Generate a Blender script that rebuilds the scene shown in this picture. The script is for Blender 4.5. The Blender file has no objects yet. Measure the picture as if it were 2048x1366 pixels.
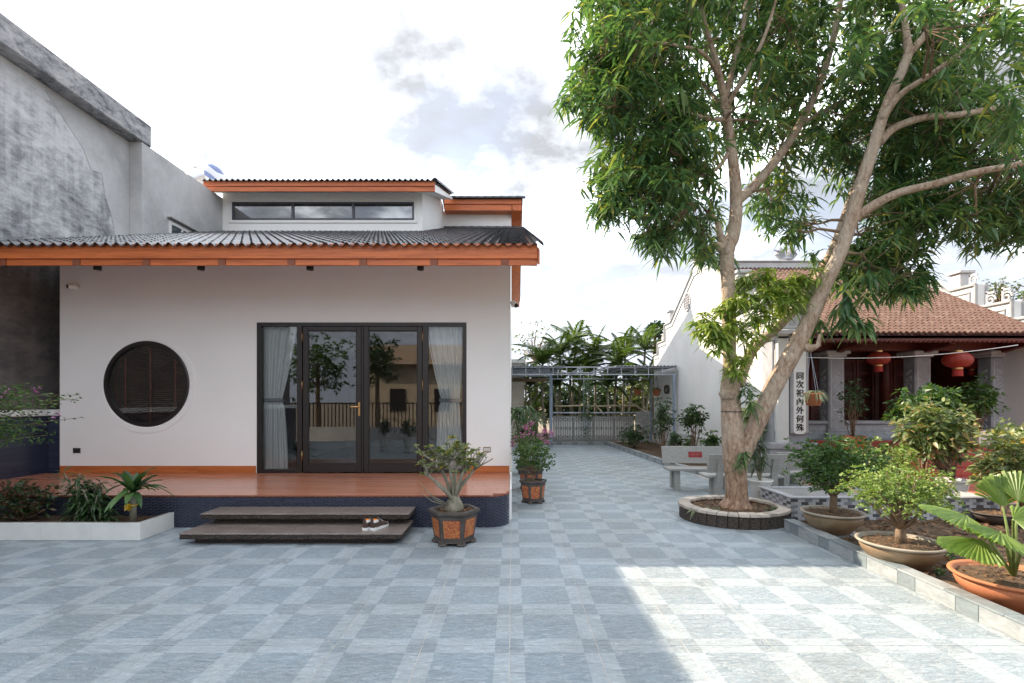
import bpy, math, random
from mathutils import Vector, Matrix, noise
random.seed(7)
PI = math.pi
R = math.radians
scene = bpy.context.scene
COL = scene.collection

# ------------------------------------------------------------------ camera
CAMZ = 1.68
cam_d = bpy.data.cameras.new('camera')
cam = bpy.data.objects.new('camera', cam_d)
COL.objects.link(cam)
cam.location = (0, 0, CAMZ)
cam.rotation_euler = (R(90), 0, 0)
cam_d.sensor_width = 36.0
cam_d.lens = 36.0 * 1000 / 2048
cam_d.shift_x = -1 / 2048
cam_d.shift_y = 119 / 2048
cam_d.clip_start = 0.05
cam_d.clip_end = 2000
scene.camera = cam

# ------------------------------------------------------------------ light
SUN_DIR = Vector((-1.172, .536, 1.0)).normalized()      # towards the sun
world = bpy.data.worlds.new('World')
scene.world = world
world.use_nodes = True
nt = world.node_tree
nt.nodes.clear()
def wn(t, **k):
    n = nt.nodes.new(t)
    for a, b in k.items():
        setattr(n, a, b)
    return n
out = wn('ShaderNodeOutputWorld')
bg = wn('ShaderNodeBackground')
sky = wn('ShaderNodeTexSky', sky_type='NISHITA')
sky.sun_disc = False
sky.sun_elevation = math.asin(SUN_DIR.z)
sky.sun_rotation = math.atan2(SUN_DIR.x, SUN_DIR.y) % (2 * PI)
sky.air_density = 1.0
sky.dust_density = 2.5
sky.ozone_density = 1.0
tc = wn('ShaderNodeTexCoord')
sep = wn('ShaderNodeSeparateXYZ')
nt.links.new(tc.outputs['Generated'], sep.inputs[0])
mz = wn('ShaderNodeMath', operation='MAXIMUM'); mz.inputs[1].default_value = 0.0
nt.links.new(sep.outputs['Z'], mz.inputs[0])
mza = wn('ShaderNodeMath', operation='ADD'); mza.inputs[1].default_value = 0.22
nt.links.new(mz.outputs[0], mza.inputs[0])
dv = wn('ShaderNodeVectorMath', operation='DIVIDE')
cmb = wn('ShaderNodeCombineXYZ')
for i in range(3):
    nt.links.new(mza.outputs[0], cmb.inputs[i])
nt.links.new(tc.outputs['Generated'], dv.inputs[0])
nt.links.new(cmb.outputs[0], dv.inputs[1])
ns = wn('ShaderNodeTexNoise'); ns.inputs['Scale'].default_value = 2.1; ns.inputs['Detail'].default_value = 7; ns.inputs['Roughness'].default_value = .52
mp = wn('ShaderNodeMapping'); mp.inputs['Location'].default_value = (9.2, 2.5, 0); mp.inputs['Scale'].default_value = (1, 1, .25)
nt.links.new(dv.outputs[0], mp.inputs[0])
nt.links.new(mp.outputs[0], ns.inputs['Vector'])
rmp = wn('ShaderNodeValToRGB')
rmp.color_ramp.elements[0].position = .38; rmp.color_ramp.elements[0].color = (.70, .70, .70, 1)
rmp.color_ramp.elements[1].position = .60; rmp.color_ramp.elements[1].color = (.96, .96, .96, 1)
nt.links.new(ns.outputs['Fac'], rmp.inputs[0])
ns2 = wn('ShaderNodeTexNoise'); ns2.inputs['Scale'].default_value = 3.3; ns2.inputs['Detail'].default_value = 8; ns2.inputs['Roughness'].default_value = .58
nt.links.new(mp.outputs[0], ns2.inputs['Vector'])
rm2 = wn('ShaderNodeValToRGB')
rm2.color_ramp.elements[0].position = .37; rm2.color_ramp.elements[0].color = (1.2, 1.21, 1.24, 1)
rm2.color_ramp.elements[1].position = .66; rm2.color_ramp.elements[1].color = (10.6, 11.1, 11.6, 1)
e_ = rm2.color_ramp.elements.new(.49); e_.color = (2.3, 2.36, 2.48, 1)
nt.links.new(ns2.outputs['Fac'], rm2.inputs[0])
mx = wn('ShaderNodeMixRGB')
nt.links.new(rmp.outputs[0], mx.inputs['Fac'])
nt.links.new(sky.outputs[0], mx.inputs['Color1'])
nt.links.new(rm2.outputs[0], mx.inputs['Color2'])
# low haze hides the clouds towards the horizon
hz = wn('ShaderNodeMapRange', interpolation_type='SMOOTHSTEP'); hz.inputs[1].default_value = .02; hz.inputs[2].default_value = .42; hz.inputs[3].default_value = 1.0; hz.inputs[4].default_value = 0.0
nt.links.new(sep.outputs['Z'], hz.inputs[0])
hm_ = wn('ShaderNodeMixRGB'); hm_.inputs['Color2'].default_value = (2.3, 2.47, 2.85, 1)
nt.links.new(hz.outputs[0], hm_.inputs['Fac']); nt.links.new(mx.outputs[0], hm_.inputs['Color1'])
# thin cloud glows round the sun (forward scattering)
dt = wn('ShaderNodeVectorMath', operation='DOT_PRODUCT'); dt.inputs[1].default_value = tuple(SUN_DIR)
nt.links.new(tc.outputs['Generated'], dt.inputs[0])
gl = wn('ShaderNodeMapRange'); gl.inputs[1].default_value = -.2; gl.inputs[2].default_value = 1.0; gl.inputs[3].default_value = 1.0; gl.inputs[4].default_value = 1.45
nt.links.new(dt.outputs['Value'], gl.inputs[0])
gm = wn('ShaderNodeVectorMath', operation='SCALE')
nt.links.new(hm_.outputs[0], gm.inputs[0]); nt.links.new(gl.outputs[0], gm.inputs['Scale'])
nt.links.new(gm.outputs[0], bg.inputs['Color'])
bg.inputs['Strength'].default_value = 0.105
nt.links.new(bg.outputs[0], out.inputs['Surface'])

sun_d = bpy.data.lights.new('sun', 'SUN')
sun_d.energy = 2.4
sun_d.angle = R(0.4)
sun_d.color = (1.0, .84, .64)
sun = bpy.data.objects.new('sun', sun_d)
COL.objects.link(sun)
sun.rotation_euler = SUN_DIR.to_track_quat('Z', 'Y').to_euler()
sun.location = (-10, 20, 20)

scene.view_settings.view_transform = 'Standard'
scene.view_settings.look = 'None'
scene.view_settings.exposure = 2.0
scene.view_settings.gamma = 1.0
scene.view_settings.use_curve_mapping = False
scene.render.engine = 'CYCLES'
scene.cycles.max_bounces = 8
scene.cycles.transparent_max_bounces = 12
scene.cycles.sample_clamp_indirect = 6.0
scene.cycles.caustics_reflective = False
scene.cycles.caustics_refractive = False

# ------------------------------------------------------------------ helpers
def P(px, py, Y):
    """world point at depth Y that the photo shows at this pixel"""
    return Vector(((px - 1025) * Y / 1000, Y, CAMZ + (802 - py) * Y / 1000))
def XP(px, Y): return (px - 1025) * Y / 1000
def ZP(py, Y): return CAMZ + (802 - py) * Y / 1000

def wloc(o):
    v = Vector((0, 0, 0))
    while o is not None:
        v += o.location; o = o.parent
    return v

class MB:
    def __init__(s):
        s.v = []; s.f = []; s.m = []
    def face(s, pts, m=0):
        n = len(s.v); s.v.extend([tuple(p) for p in pts]); s.f.append(tuple(range(n, n + len(pts)))); s.m.append(m)
    def box(s, x0, x1, y0, y1, z0, z1, m=0):
        n = len(s.v)
        s.v += [(x0, y0, z0), (x1, y0, z0), (x1, y1, z0), (x0, y1, z0), (x0, y0, z1), (x1, y0, z1), (x1, y1, z1), (x0, y1, z1)]
        for q in ((0, 3, 2, 1), (4, 5, 6, 7), (0, 1, 5, 4), (1, 2, 6, 5), (2, 3, 7, 6), (3, 0, 4, 7)):
            s.f.append(tuple(n + i for i in q)); s.m.append(m)
        return s
    def bbox(s, x0, x1, y0, y1, z0, z1, b=.01, m=0):
        """box with chamfered vertical and horizontal edges"""
        n = len(s.v)
        b = min(b, (x1 - x0) * .45, (y1 - y0) * .45, (z1 - z0) * .45)
        xs = (x0, x1); ys = (y0, y1); zs = (z0, z1)
        idx = {}
        for i in (0, 1):
            for j in (0, 1):
                for k in (0, 1):
                    sx = b if i == 0 else -b; sy = b if j == 0 else -b; sz = b if k == 0 else -b
                    idx[i, j, k, 0] = len(s.v); s.v.append((xs[i], ys[j] + sy, zs[k] + sz))
                    idx[i, j, k, 1] = len(s.v); s.v.append((xs[i] + sx, ys[j], zs[k] + sz))
                    idx[i, j, k, 2] = len(s.v); s.v.append((xs[i] + sx, ys[j] + sy, zs[k]))
        def q(*a):
            s.f.append(tuple(idx[t] for t in a)); s.m.append(m)
        for i in (0, 1):
            o = [(i, 0, 0, 0), (i, 0, 1, 0), (i, 1, 1, 0), (i, 1, 0, 0)]
            q(*(o if i == 0 else o[::-1]))
            o = [(0, i, 0, 1), (1, i, 0, 1), (1, i, 1, 1), (0, i, 1, 1)]
            q(*(o if i == 0 else o[::-1]))
            o = [(0, 0, i, 2), (0, 1, i, 2), (1, 1, i, 2), (1, 0, i, 2)]
            q(*(o if i == 0 else o[::-1]))
        for i in (0, 1):
            for j in (0, 1):
                q((i, j, 0, 0), (i, j, 1, 0), (i, j, 1, 1), (i, j, 0, 1))
                q((i, 0, j, 0), (i, 1, j, 0), (i, 1, j, 2), (i, 0, j, 2))
                q((0, i, j, 1), (1, i, j, 1), (1, i, j, 2), (0, i, j, 2))
                for k in (0, 1):
                    q((i, j, k, 0), (i, j, k, 1), (i, j, k, 2))
        return s
    def tube(s, pts, rad, n=8, m=0, cap=True):
        pts = [Vector(p) for p in pts]
        if not isinstance(rad, (list, tuple)): rad = [rad] * len(pts)
        k0 = len(s.v); prev = None
        for i, p in enumerate(pts):
            d = (pts[min(i + 1, len(pts) - 1)] - pts[max(i - 1, 0)])
            d = d.normalized() if d.length > 1e-9 else Vector((0, 0, 1))
            if prev is None:
                a = Vector((1, 0, 0)) if abs(d.x) < .8 else Vector((0, 1, 0))
                u = d.cross(a).normalized()
            else:
                u = (prev - d * prev.dot(d)).normalized()
            prev = u; w = d.cross(u)
            for j in range(n):
                t = 2 * PI * j / n
                s.v.append(tuple(p + u * (rad[i] * math.cos(t)) + w * (rad[i] * math.sin(t))))
        for i in range(len(pts) - 1):
            for j in range(n):
                a = k0 + i * n + j; b = k0 + i * n + (j + 1) % n
                s.f.append((a, b, b + n, a + n)); s.m.append(m)
        if cap:
            s.f.append(tuple(k0 + j for j in range(n))[::-1]); s.m.append(m)
            e = k0 + (len(pts) - 1) * n
            s.f.append(tuple(e + j for j in range(n))); s.m.append(m)
        return s
    def lathe(s, prof, n=24, c=(0, 0, 0), m=0, rot=0.0, sx=1.0, sy=1.0, mod=None):
        k0 = len(s.v)
        for (r, z) in prof:
            for j in range(n):
                t = 2 * PI * j / n + rot
                rr = r * (mod(t) if mod else 1)
                s.v.append((c[0] + rr * sx * math.cos(t), c[1] + rr * sy * math.sin(t), c[2] + z))
        for i in range(len(prof) - 1):
            for j in range(n):
                a = k0 + i * n + j; b = k0 + i * n + (j + 1) % n
                s.f.append((a, b, b + n, a + n)); s.m.append(m)
        for e, rv in ((0, True), (len(prof) - 1, False)):
            if prof[e][0] > 1e-6:
                q = tuple(k0 + e * n + j for j in range(n))
                s.f.append(q[::-1] if rv else q); s.m.append(m)
        return s
    def prism(s, poly, fn, t0, t1, m=0):
        """poly: 2D points; fn(a,b,t)->3D; extruded t0..t1"""
        k = len(s.v); n = len(poly)
        s.v += [tuple(fn(a, b, t0)) for a, b in poly] + [tuple(fn(a, b, t1)) for a, b in poly]
        s.f.append(tuple(k + i for i in range(n))); s.m.append(m)
        s.f.append(tuple(k + n + i for i in range(n))[::-1]); s.m.append(m)
        for i in range(n):
            j = (i + 1) % n
            s.f.append((k + i, k + n + i, k + n + j, k + j)); s.m.append(m)
        return s
    def leaf(s, p, d, up, L, W, droop=.25, m=0, fold=.18):
        px, py, pz = p; dx, dy, dz = d
        sx = dy * up[2] - dz * up[1]; sy = dz * up[0] - dx * up[2]; sz = dx * up[1] - dy * up[0]
        l = math.sqrt(sx * sx + sy * sy + sz * sz) or 1.0
        h = W * .5 / l
        sx *= h; sy *= h; sz *= h
        n = len(s.v); V = s.v
        V.append((px, py, pz))
        for t, w in ((.32, 1.0), (.68, .8)):
            cx = px + dx * L * t; cy = py + dy * L * t; cz = pz + dz * L * t - droop * L * t * t
            V.append((cx - sx * w, cy - sy * w, cz - sz * w))
            V.append((cx, cy, cz - fold * W * w))
            V.append((cx + sx * w, cy + sy * w, cz + sz * w))
        V.append((px + dx * L, py + dy * L, pz + dz * L - droop * L))
        s.f += [(n, n + 1, n + 2), (n, n + 2, n + 3), (n + 1, n + 4, n + 5, n + 2), (n + 2, n + 5, n + 6, n + 3), (n + 4, n + 7, n + 5), (n + 5, n + 7, n + 6)]
        s.m += [m] * 6
    def kite(s, p, d, up, L, W, droop=.1, m=0):
        p = Vector(p); d = Vector(d); sd = d.cross(Vector(up))
        sd = sd.normalized() * W * .5 if sd.length > 1e-6 else Vector((W * .5, 0, 0))
        c = p + d * L * .4 - Vector((0, 0, droop * L * .16)); t = p + d * L - Vector((0, 0, droop * L))
        n = len(s.v)
        s.v += [tuple(p), tuple(c - sd), tuple(t), tuple(c + sd)]
        s.f += [(n, n + 1, n + 3), (n + 1, n + 2, n + 3)]; s.m += [m, m]
    def mesh(s, name, mats, smooth=False):
        me = bpy.data.meshes.new(name)
        me.from_pydata(s.v, [], s.f)
        for mt in (mats if isinstance(mats, (list, tuple)) else [mats]):
            me.materials.append(mt)
        if len(set(s.m)) > 1:
            me.polygons.foreach_set('material_index', s.m)
        if smooth:
            me.polygons.foreach_set('use_smooth', [True] * len(me.polygons))
        me.update()
        return me
    def build(s, name, mats, parent=None, smooth=False, local=False, loc=None, kind=None):
        o = bpy.data.objects.new(name, s.mesh(name, mats, smooth))
        COL.objects.link(o)
        if parent is not None:
            o.parent = parent
            o.location = (0, 0, 0) if local else -wloc(parent)
        if loc is not None:
            o.location = loc
        if kind: o['kind'] = kind
        return o

def inst(name, me, parent, loc, rot=(0, 0, 0), scale=None, local=False):
    o = bpy.data.objects.new(name, me)
    COL.objects.link(o)
    o.parent = parent
    o.location = Vector(loc) - (Vector((0, 0, 0)) if (local or parent is None) else wloc(parent))
    o.rotation_euler = rot
    if scale is not None: o.scale = scale
    return o
def tag(o, label=None, cat=None, group=None, kind=None):
    if label: o['label'] = label
    if cat: o['category'] = cat
    if group: o['group'] = group
    if kind: o['kind'] = kind
    return o
def thing(name, label, cat, loc=(0, 0, 0), rz=0, group=None):
    o = bpy.data.objects.new(name, None)
    COL.objects.link(o)
    o.empty_display_size = .2
    o.location = loc; o.rotation_euler = (0, 0, rz)
    return tag(o, label, cat, group)
def smooth_by_angle(o, ang=40):
    me = o.data
    me.polygons.foreach_set('use_smooth', [True] * len(me.polygons))
    try: me.set_sharp_from_angle(angle=R(ang))
    except Exception: pass
    return o
rnd = random.uniform
def rdir(zmin=-1, zmax=1):
    z = rnd(zmin, zmax); t = rnd(0, 2 * PI); r = math.sqrt(max(0, 1 - z * z))
    return (r * math.cos(t), r * math.sin(t), z)

# ------------------------------------------------------------------ materials
class NT:
    def __init__(s, name):
        s.mat = bpy.data.materials.new(name); s.mat.use_nodes = True
        s.t = s.mat.node_tree; s.t.nodes.clear()
        s.out = s.t.nodes.new('ShaderNodeOutputMaterial')
    def n(s, t, ins=None, **k):
        q = s.t.nodes.new(t)
        for a, b in k.items(): setattr(q, a, b)
        for a, b in (ins or {}).items():
            if hasattr(b, 'is_linked') or isinstance(b, bpy.types.NodeSocket): s.t.links.new(b, q.inputs[a])
            else: q.inputs[a].default_value = b
        return q
    def l(s, a, b): s.t.links.new(a, b)
    def coord(s, kind='Object', scale=(1, 1, 1), rot=(0, 0, 0), world=False):
        src = s.n('ShaderNodeNewGeometry').outputs['Position'] if world else s.n('ShaderNodeTexCoord').outputs[kind]
        return s.n('ShaderNodeMapping', {'Vector': src, 'Scale': scale, 'Rotation': rot}).outputs[0]
    def noise(s, vec, scale, detail=4, rough=.55, dist=0):
        return s.n('ShaderNodeTexNoise', {'Vector': vec, 'Scale': scale, 'Detail': detail, 'Roughness': rough, 'Distortion': dist}).outputs['Fac']
    def ramp(s, fac, stops):
        q = s.n('ShaderNodeValToRGB', {'Fac': fac}); e = q.color_ramp.elements
        while len(e) < len(stops): e.new(.5)
        for i, (p, c) in enumerate(stops):
            e[i].position = p; e[i].color = (c[0], c[1], c[2], 1) if isinstance(c, (list, tuple)) else (c, c, c, 1)
        return q.outputs[0]
    def mix(s, f, a, b, bt='MIX'):
        q = s.n('ShaderNodeMixRGB', blend_type=bt)
        for k, v in (('Fac', f), ('Color1', a), ('Color2', b)):
            if isinstance(v, bpy.types.NodeSocket): s.l(v, q.inputs[k])
            elif k == 'Fac': q.inputs[k].default_value = v
            else: q.inputs[k].default_value = (v[0], v[1], v[2], 1) if isinstance(v, (list, tuple)) else (v, v, v, 1)
        return q.outputs[0]
    def math(s, op, a, b=0.0, c=None):
        q = s.n('ShaderNodeMath', operation=op)
        for i, v in enumerate((a, b) if c is None else (a, b, c)):
            if isinstance(v, bpy.types.NodeSocket): s.l(v, q.inputs[i])
            else: q.inputs[i].default_value = v
        return q.outputs[0]
    def bump(s, h, strength=.3, dist=.01):
        return s.n('ShaderNodeBump', {'Height': h, 'Strength': strength, 'Distance': dist}).outputs[0]
    def pbr(s, base, rough=.6, normal=None, metal=0.0, spec=.5, coat=0.0):
        b = s.n('ShaderNodeBsdfPrincipled')
        for k, v in (('Base Color', base), ('Roughness', rough), ('Metallic', metal), ('Specular IOR Level', spec), ('Coat Weight', coat)):
            if isinstance(v, bpy.types.NodeSocket): s.l(v, b.inputs[k])
            elif k == 'Base Color': b.inputs[k].default_value = (v[0], v[1], v[2], 1)
            else: b.inputs[k].default_value = v
        if normal is not None: s.l(normal, b.inputs['Normal'])
        s.l(b.outputs[0], s.out.inputs['Surface'])
        s.b = b
        return s.mat

def simple(name, c, rough=.6, var=.12, vs=6.0, bump=.15, bs=40.0, metal=0.0, spec=.5, world=False, rndobj=0.0, bd=.004):
    t = NT(name); v = t.coord(world=world)
    f = t.noise(v, vs, 5)
    lo = tuple(x * (1 - var) for x in c); hi = tuple(min(1, x * (1 + var)) for x in c)
    col = t.ramp(f, [(.3, lo), (.7, hi)])
    if rndobj:
        r = t.n('ShaderNodeObjectInfo').outputs['Random']
        k = t.math('MULTIPLY_ADD', r, 2 * rndobj, 1 - rndobj)
        cc = t.n('ShaderNodeCombineXYZ', {0: k, 1: k, 2: k}).outputs[0]
        col = t.mix(1.0, col, cc, 'MULTIPLY')
    nb = t.bump(t.noise(v, bs, 4), bump, bd) if bump else None
    return t.pbr(col, rough, nb, metal, spec)

def leafmat(name, dark, mid, light, trans=.35, rough=.42, yellow=None):
    t = NT(name)
    r = t.n('ShaderNodeNewGeometry').outputs['Random Per Island']
    stops = [(0.0, dark), (.5, mid), (.88, light)]
    if yellow: stops.append((.985, yellow))
    col = t.ramp(r, stops)
    b = t.n('ShaderNodeBsdfPrincipled', {'Base Color': col, 'Roughness': rough, 'Specular IOR Level': .6})
    tr = t.n('ShaderNodeBsdfTranslucent', {'Color': t.mix(1.0, col, (1.25, 1.3, .55), 'MULTIPLY')})
    m = t.n('ShaderNodeMixShader', {0: trans, 1: b.outputs[0], 2: tr.outputs[0]})
    t.l(m.outputs[0], t.out.inputs['Surface'])
    return t.mat

def woodmat(name, dark, light, axis=0, rough=.35, scale=1.0, world=True, bumps=.1):
    t = NT(name)
    sc = [14 * scale] * 3; sc[axis] = .9 * scale
    v = t.coord(world=world, scale=tuple(sc))
    r = t.n('ShaderNodeObjectInfo').outputs['Random']
    v2 = t.n('ShaderNodeVectorMath', {0: v, 1: t.n('ShaderNodeCombineXYZ', {0: t.math('MULTIPLY', r, 37.0), 1: t.math('MULTIPLY', r, 11.0), 2: 0.0}).outputs[0]}, operation='ADD').outputs[0]
    f = t.noise(v2, 1.0, 6, .6, .6)
    f2 = t.noise(v2, 5.0, 3, .6)
    g = t.math('MULTIPLY_ADD', f2, .35, t.math('MULTIPLY', f, .75))
    col = t.ramp(g, [(.3, dark), (.62, light), (.8, tuple(x * 1.15 for x in light))])
    return t.pbr(col, rough, t.bump(g, bumps, .003))

M = {}
M['stucco'] = simple('white_stucco', (.88, .87, .85), .75, .03, .7, .16, 90, world=True)
M['white'] = simple('white_paint', (.80, .80, .79), .5, .02, 3, .05, 60)
M['wood'] = woodmat('fascia_wood', (.27, .055, .014), (.60, .155, .04), 0, .42)
M['woodY'] = woodmat('verge_wood', (.30, .062, .015), (.58, .15, .038), 1, .42)
M['endgrain'] = woodmat('rafter_end_wood', (.12, .03, .012), (.24, .07, .03), 1, .55)
M['plank'] = woodmat('porch_plank', (.30, .11, .06), (.53, .22, .13), 0, .2, .8)
M['base_wood'] = woodmat('skirting_wood', (.32, .08, .02), (.55, .17, .05), 0, .3)
M['frame'] = simple('dark_bronze_frame', (.020, .015, .014), .35, .1, 10, .02, 200)
M['grayframe'] = simple('grey_window_frame', (.06, .062, .075), .35, .1, 10, .02, 200)
M['brass'] = simple('brass', (.55, .33, .14), .3, .1, 10, .02, 200, metal=1.0)
M['steel'] = simple('steel', (.55, .57, .6), .3, .15, 10, .05, 60, metal=1.0)
M['galv'] = simple('galvanised_paint', (.36, .40, .46), .45, .12, 8, .05, 60)
M['black'] = simple('black_plastic', (.012, .012, .012), .4, .1, 10, .02, 100)
M['rooftile'] = simple('glazed_roof_tile', (.060, .064, .074), .24, .35, 3, .25, 30, rndobj=.3)
M['conc'] = simple('bare_concrete', (.42, .41, .40), .85, .2, 2.5, .4, 25, world=True, bd=.01)
M['soil'] = simple('soil', (.10, .062, .035), .95, .5, 9, .9, 30, world=True, bd=.03)
M['earth'] = simple('packed_earth', (.20, .16, .11), .95, .3, .6, .5, 8, world=True)
M['grout'] = simple('grout', (.58, .52, .45), .9, .15, 5, .2, 50, world=True)
M['terracotta'] = simple('terracotta', (.48, .17, .075), .65, .2, 5, .15, 40)
M['claypot'] = simple('brown_clay_pot', (.27, .185, .11), .5, .3, 4, .15, 30)
M['clayrim'] = simple('grey_clay_rim', (.33, .29, .23), .65, .2, 8, .2, 40)
M['ceramic'] = simple('white_ceramic', (.72, .72, .69), .25, .06, 5, .03, 30)
M['darkclay'] = simple('dark_clay', (.075, .062, .055), .7, .3, 10, .25, 50)
M['litter'] = leafmat('leaf_litter', (.07, .035, .018), (.17, .085, .04), (.30, .17, .085), .1, .8)
M['stone'] = simple('carved_stone', (.34, .345, .37), .75, .16, 5, .35, 30, world=True, bd=.008)
M['stonelt'] = simple('pale_stone', (.52, .52, .53), .75, .1, 4, .2, 30, world=True)
M['temple_white'] = simple('temple_lime_wash', (.70, .70, .69), .85, .08, .9, .15, 40, world=True)
M['trim'] = simple('grey_trim', (.36, .365, .38), .75, .12, 5, .2, 30, world=True)
M['redwood'] = simple('red_lacquer_wood', (.13, .024, .016), .45, .25, 6, .15, 30, world=True)
M['redwood2'] = simple('red_lacquer_panel', (.085, .018, .013), .5, .25, 6, .25, 30, world=True)
M['redfloor'] = simple('red_floor_tile', (.45, .14, .095), .5, .12, 3, .05, 30, world=True)
M['redstep'] = simple('red_step_tile', (.36, .06, .04), .45, .15, 4, .05, 30, world=True)
M['benchstone'] = simple('bench_granite', (.36, .36, .345), .7, .18, 45, .2, 120, rndobj=.06)
M['capbrick'] = simple('pale_capping_brick', (.50, .44, .38), .85, .12, 9, .3, 40, rndobj=.25)
M['bluewall'] = None
TX0, TY0, TS = -.02, 3.436, .6
def paving_mat():
    t = NT('slate_look_floor_tile')
    pos = t.n('ShaderNodeNewGeometry').outputs['Position']
    sp = t.n('ShaderNodeSeparateXYZ', {0: pos})
    def edge(o, x0):
        f = t.math('FRACT', t.math('DIVIDE', t.math('SUBTRACT', o, x0 - 60 * TS), TS))
        d = t.math('MINIMUM', f, t.math('SUBTRACT', 1.0, f))
        return t.math('LESS_THAN', d, .165)
    ex = edge(sp.outputs['X'], TX0); ey = edge(sp.outputs['Y'], TY0)
    both = t.math('MULTIPLY', ex, ey)
    any_ = t.math('MAXIMUM', ex, ey)
    ro = t.n('ShaderNodeObjectInfo').outputs['Random']
    off = t.n('ShaderNodeCombineXYZ', {0: t.math('MULTIPLY', ro, 50.0), 1: t.math('MULTIPLY', ro, 23.0), 2: 0.0}).outputs[0]
    v = t.n('ShaderNodeVectorMath', {0: t.coord(world=True, scale=(3.0, 9.0, 1), rot=(0, 0, R(-38))), 1: off}, operation='ADD').outputs[0]
    n1 = t.noise(v, 2.3, 7, .6, 1.9)
    n2 = t.noise(v, 5.0, 5, .6, .8)
    ridge = t.math('ABSOLUTE', t.math('SUBTRACT', n1, .5))
    vein = t.n('ShaderNodeMapRange', {0: ridge, 1: .004, 2: .03, 3: 1.0, 4: 0.0}).outputs[0]
    c = t.mix(any_, (.275, .338, .388), (.375, .438, .485))
    c = t.mix(both, c, (.275, .33, .372))
    shade = t.ramp(n2, [(.3, .85), (.7, 1.13)])
    c = t.mix(1.0, c, shade, 'MULTIPLY')
    c = t.mix(t.math('MULTIPLY', vein, .33), c, (.66, .67, .66))
    k = t.math('MULTIPLY_ADD', ro, .12, .94)
    c = t.mix(1.0, c, t.n('ShaderNodeCombineXYZ', {0: k, 1: k, 2: k}).outputs[0], 'MULTIPLY')
    dirt = t.ramp(t.noise(t.coord(world=True), .55, 5, .6), [(.35, (.86, .83, .79)), (.6, (1.0, 1.0, 1.0))])
    c = t.mix(1.0, c, dirt, 'MULTIPLY')
    h = t.math('ADD', t.math('MULTIPLY', ridge, 2.2), t.math('MULTIPLY', n2, .5))
    rg = t.ramp(n2, [(.2, .42), (.8, .62)])
    return t.pbr(c, rg, t.bump(h, 1.0, .012), 0, .4)
M['paving'] = paving_mat()

def kerb_mat(name, c):
    t = NT(name); v = t.coord(scale=(6, 6, 14), rot=(.5, 0, .6))
    ro = t.n('ShaderNodeObjectInfo').outputs['Random']
    v = t.n('ShaderNodeVectorMath', {0: v, 1: t.n('ShaderNodeCombineXYZ', {0: t.math('MULTIPLY', ro, 50.0), 1: 0.0, 2: 0.0}).outputs[0]}, operation='ADD').outputs[0]
    n = t.noise(v, 1.3, 6, .6, 1.2)
    col = t.ramp(n, [(.3, tuple(x * .8 for x in c)), (.7, tuple(x * 1.2 for x in c))])
    return t.pbr(col, .5, t.bump(n, .4, .005))
M['kerb_dark'] = kerb_mat('kerb_tile_dark', (.20, .235, .25))
M['kerb_light'] = kerb_mat('kerb_tile_light', (.31, .335, .345))

def weathered(name):
    """stained render of the neighbouring building: pale wash, grey-black mould creeping up, course ghosts"""
    t = NT(name)
    v = t.coord(world=True)
    sp = t.n('ShaderNodeSeparateXYZ', {0: v})
    big = t.noise(v, .55, 6, .62, .4)
    mid = t.noise(t.coord(world=True, scale=(1, 1.1, 2.4)), 1.6, 8, .72, .5)
    fine = t.noise(t.coord(world=True, scale=(1, .8, 2.0)), 7.0, 8, .75)
    drip = t.noise(t.coord(world=True, scale=(1, 4.0, .35)), 1.3, 5, .6)
    st = t.math('ADD', t.math('MULTIPLY', big, .9), t.math('MULTIPLY', mid, .85))
    st = t.math('ADD', st, t.math('MULTIPLY', fine, .62))
    st = t.math('ADD', st, t.math('MULTIPLY', drip, .5))
    # mould is worn thin near the top edge, where the wash is newest
    zz = t.n('ShaderNodeMapRange', {0: sp.outputs['Z'], 1: 4.4, 2: 7.2, 3: .20, 4: -.10}).outputs[0]
    st = t.math('ADD', st, zz)
    col = t.ramp(st, [(.0, (.60, .60, .60)), (1.0, (.6, .6, .6))])
    q = t.n('ShaderNodeMapRange', {0: st, 1: 1.17, 2: 1.80, 3: 0.0, 4: 1.0}).outputs[0]
    col = t.ramp(q, [(.0, (.74, .74, .74)), (.30, (.62, .62, .63)), (.55, (.40, .40, .42)), (.8, (.20, .20, .22)), (1.0, (.09, .09, .10))])
    low = t.n('ShaderNodeMapRange', {0: t.math('ADD', sp.outputs['Z'], t.math('MULTIPLY', mid, .9)), 1: 4.0, 2: 4.8, 3: .85, 4: 0.0}).outputs[0]
    col = t.mix(low, col, t.ramp(mid, [(.33, (.045, .040, .036)), (.66, (.24, .21, .19))]))
    nrm = t.bump(t.math('ADD', fine, mid), .5, .02)
    return t.pbr(col, .9, nrm)
M['weathered'] = weathered('weathered_render')
M['weathered_beam'] = None
def weathered2():
    t = NT('weathered_concrete_beam'); v = t.coord(world=True, scale=(1, .7, 1.6))
    a = t.noise(v, 2.4, 8, .72, .6); b = t.noise(v, 11, 6, .7)
    s_ = t.math('ADD', t.math('MULTIPLY', a, .75), t.math('MULTIPLY', b, .35))
    col = t.ramp(s_, [(.40, (.56, .55, .55)), (.53, (.38, .38, .39)), (.64, (.12, .125, .14)), (.78, (.06, .06, .07))])
    return t.pbr(col, .9, t.bump(b, .5, .015))
M['weathered_beam'] = weathered2()
def plain_render():
    t = NT('bare_cement_render'); v = t.coord(world=True)
    a = t.noise(v, .9, 7, .65, .4); b = t.noise(v, 9, 6, .7)
    col = t.ramp(t.math('ADD', t.math('MULTIPLY', a, .75), t.math('MULTIPLY', b, .25)), [(.33, (.40, .40, .40)), (.55, (.56, .56, .56)), (.7, (.64, .64, .63))])
    return t.pbr(col, .9, t.bump(b, .4, .012))
M['cement'] = plain_render()

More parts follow.
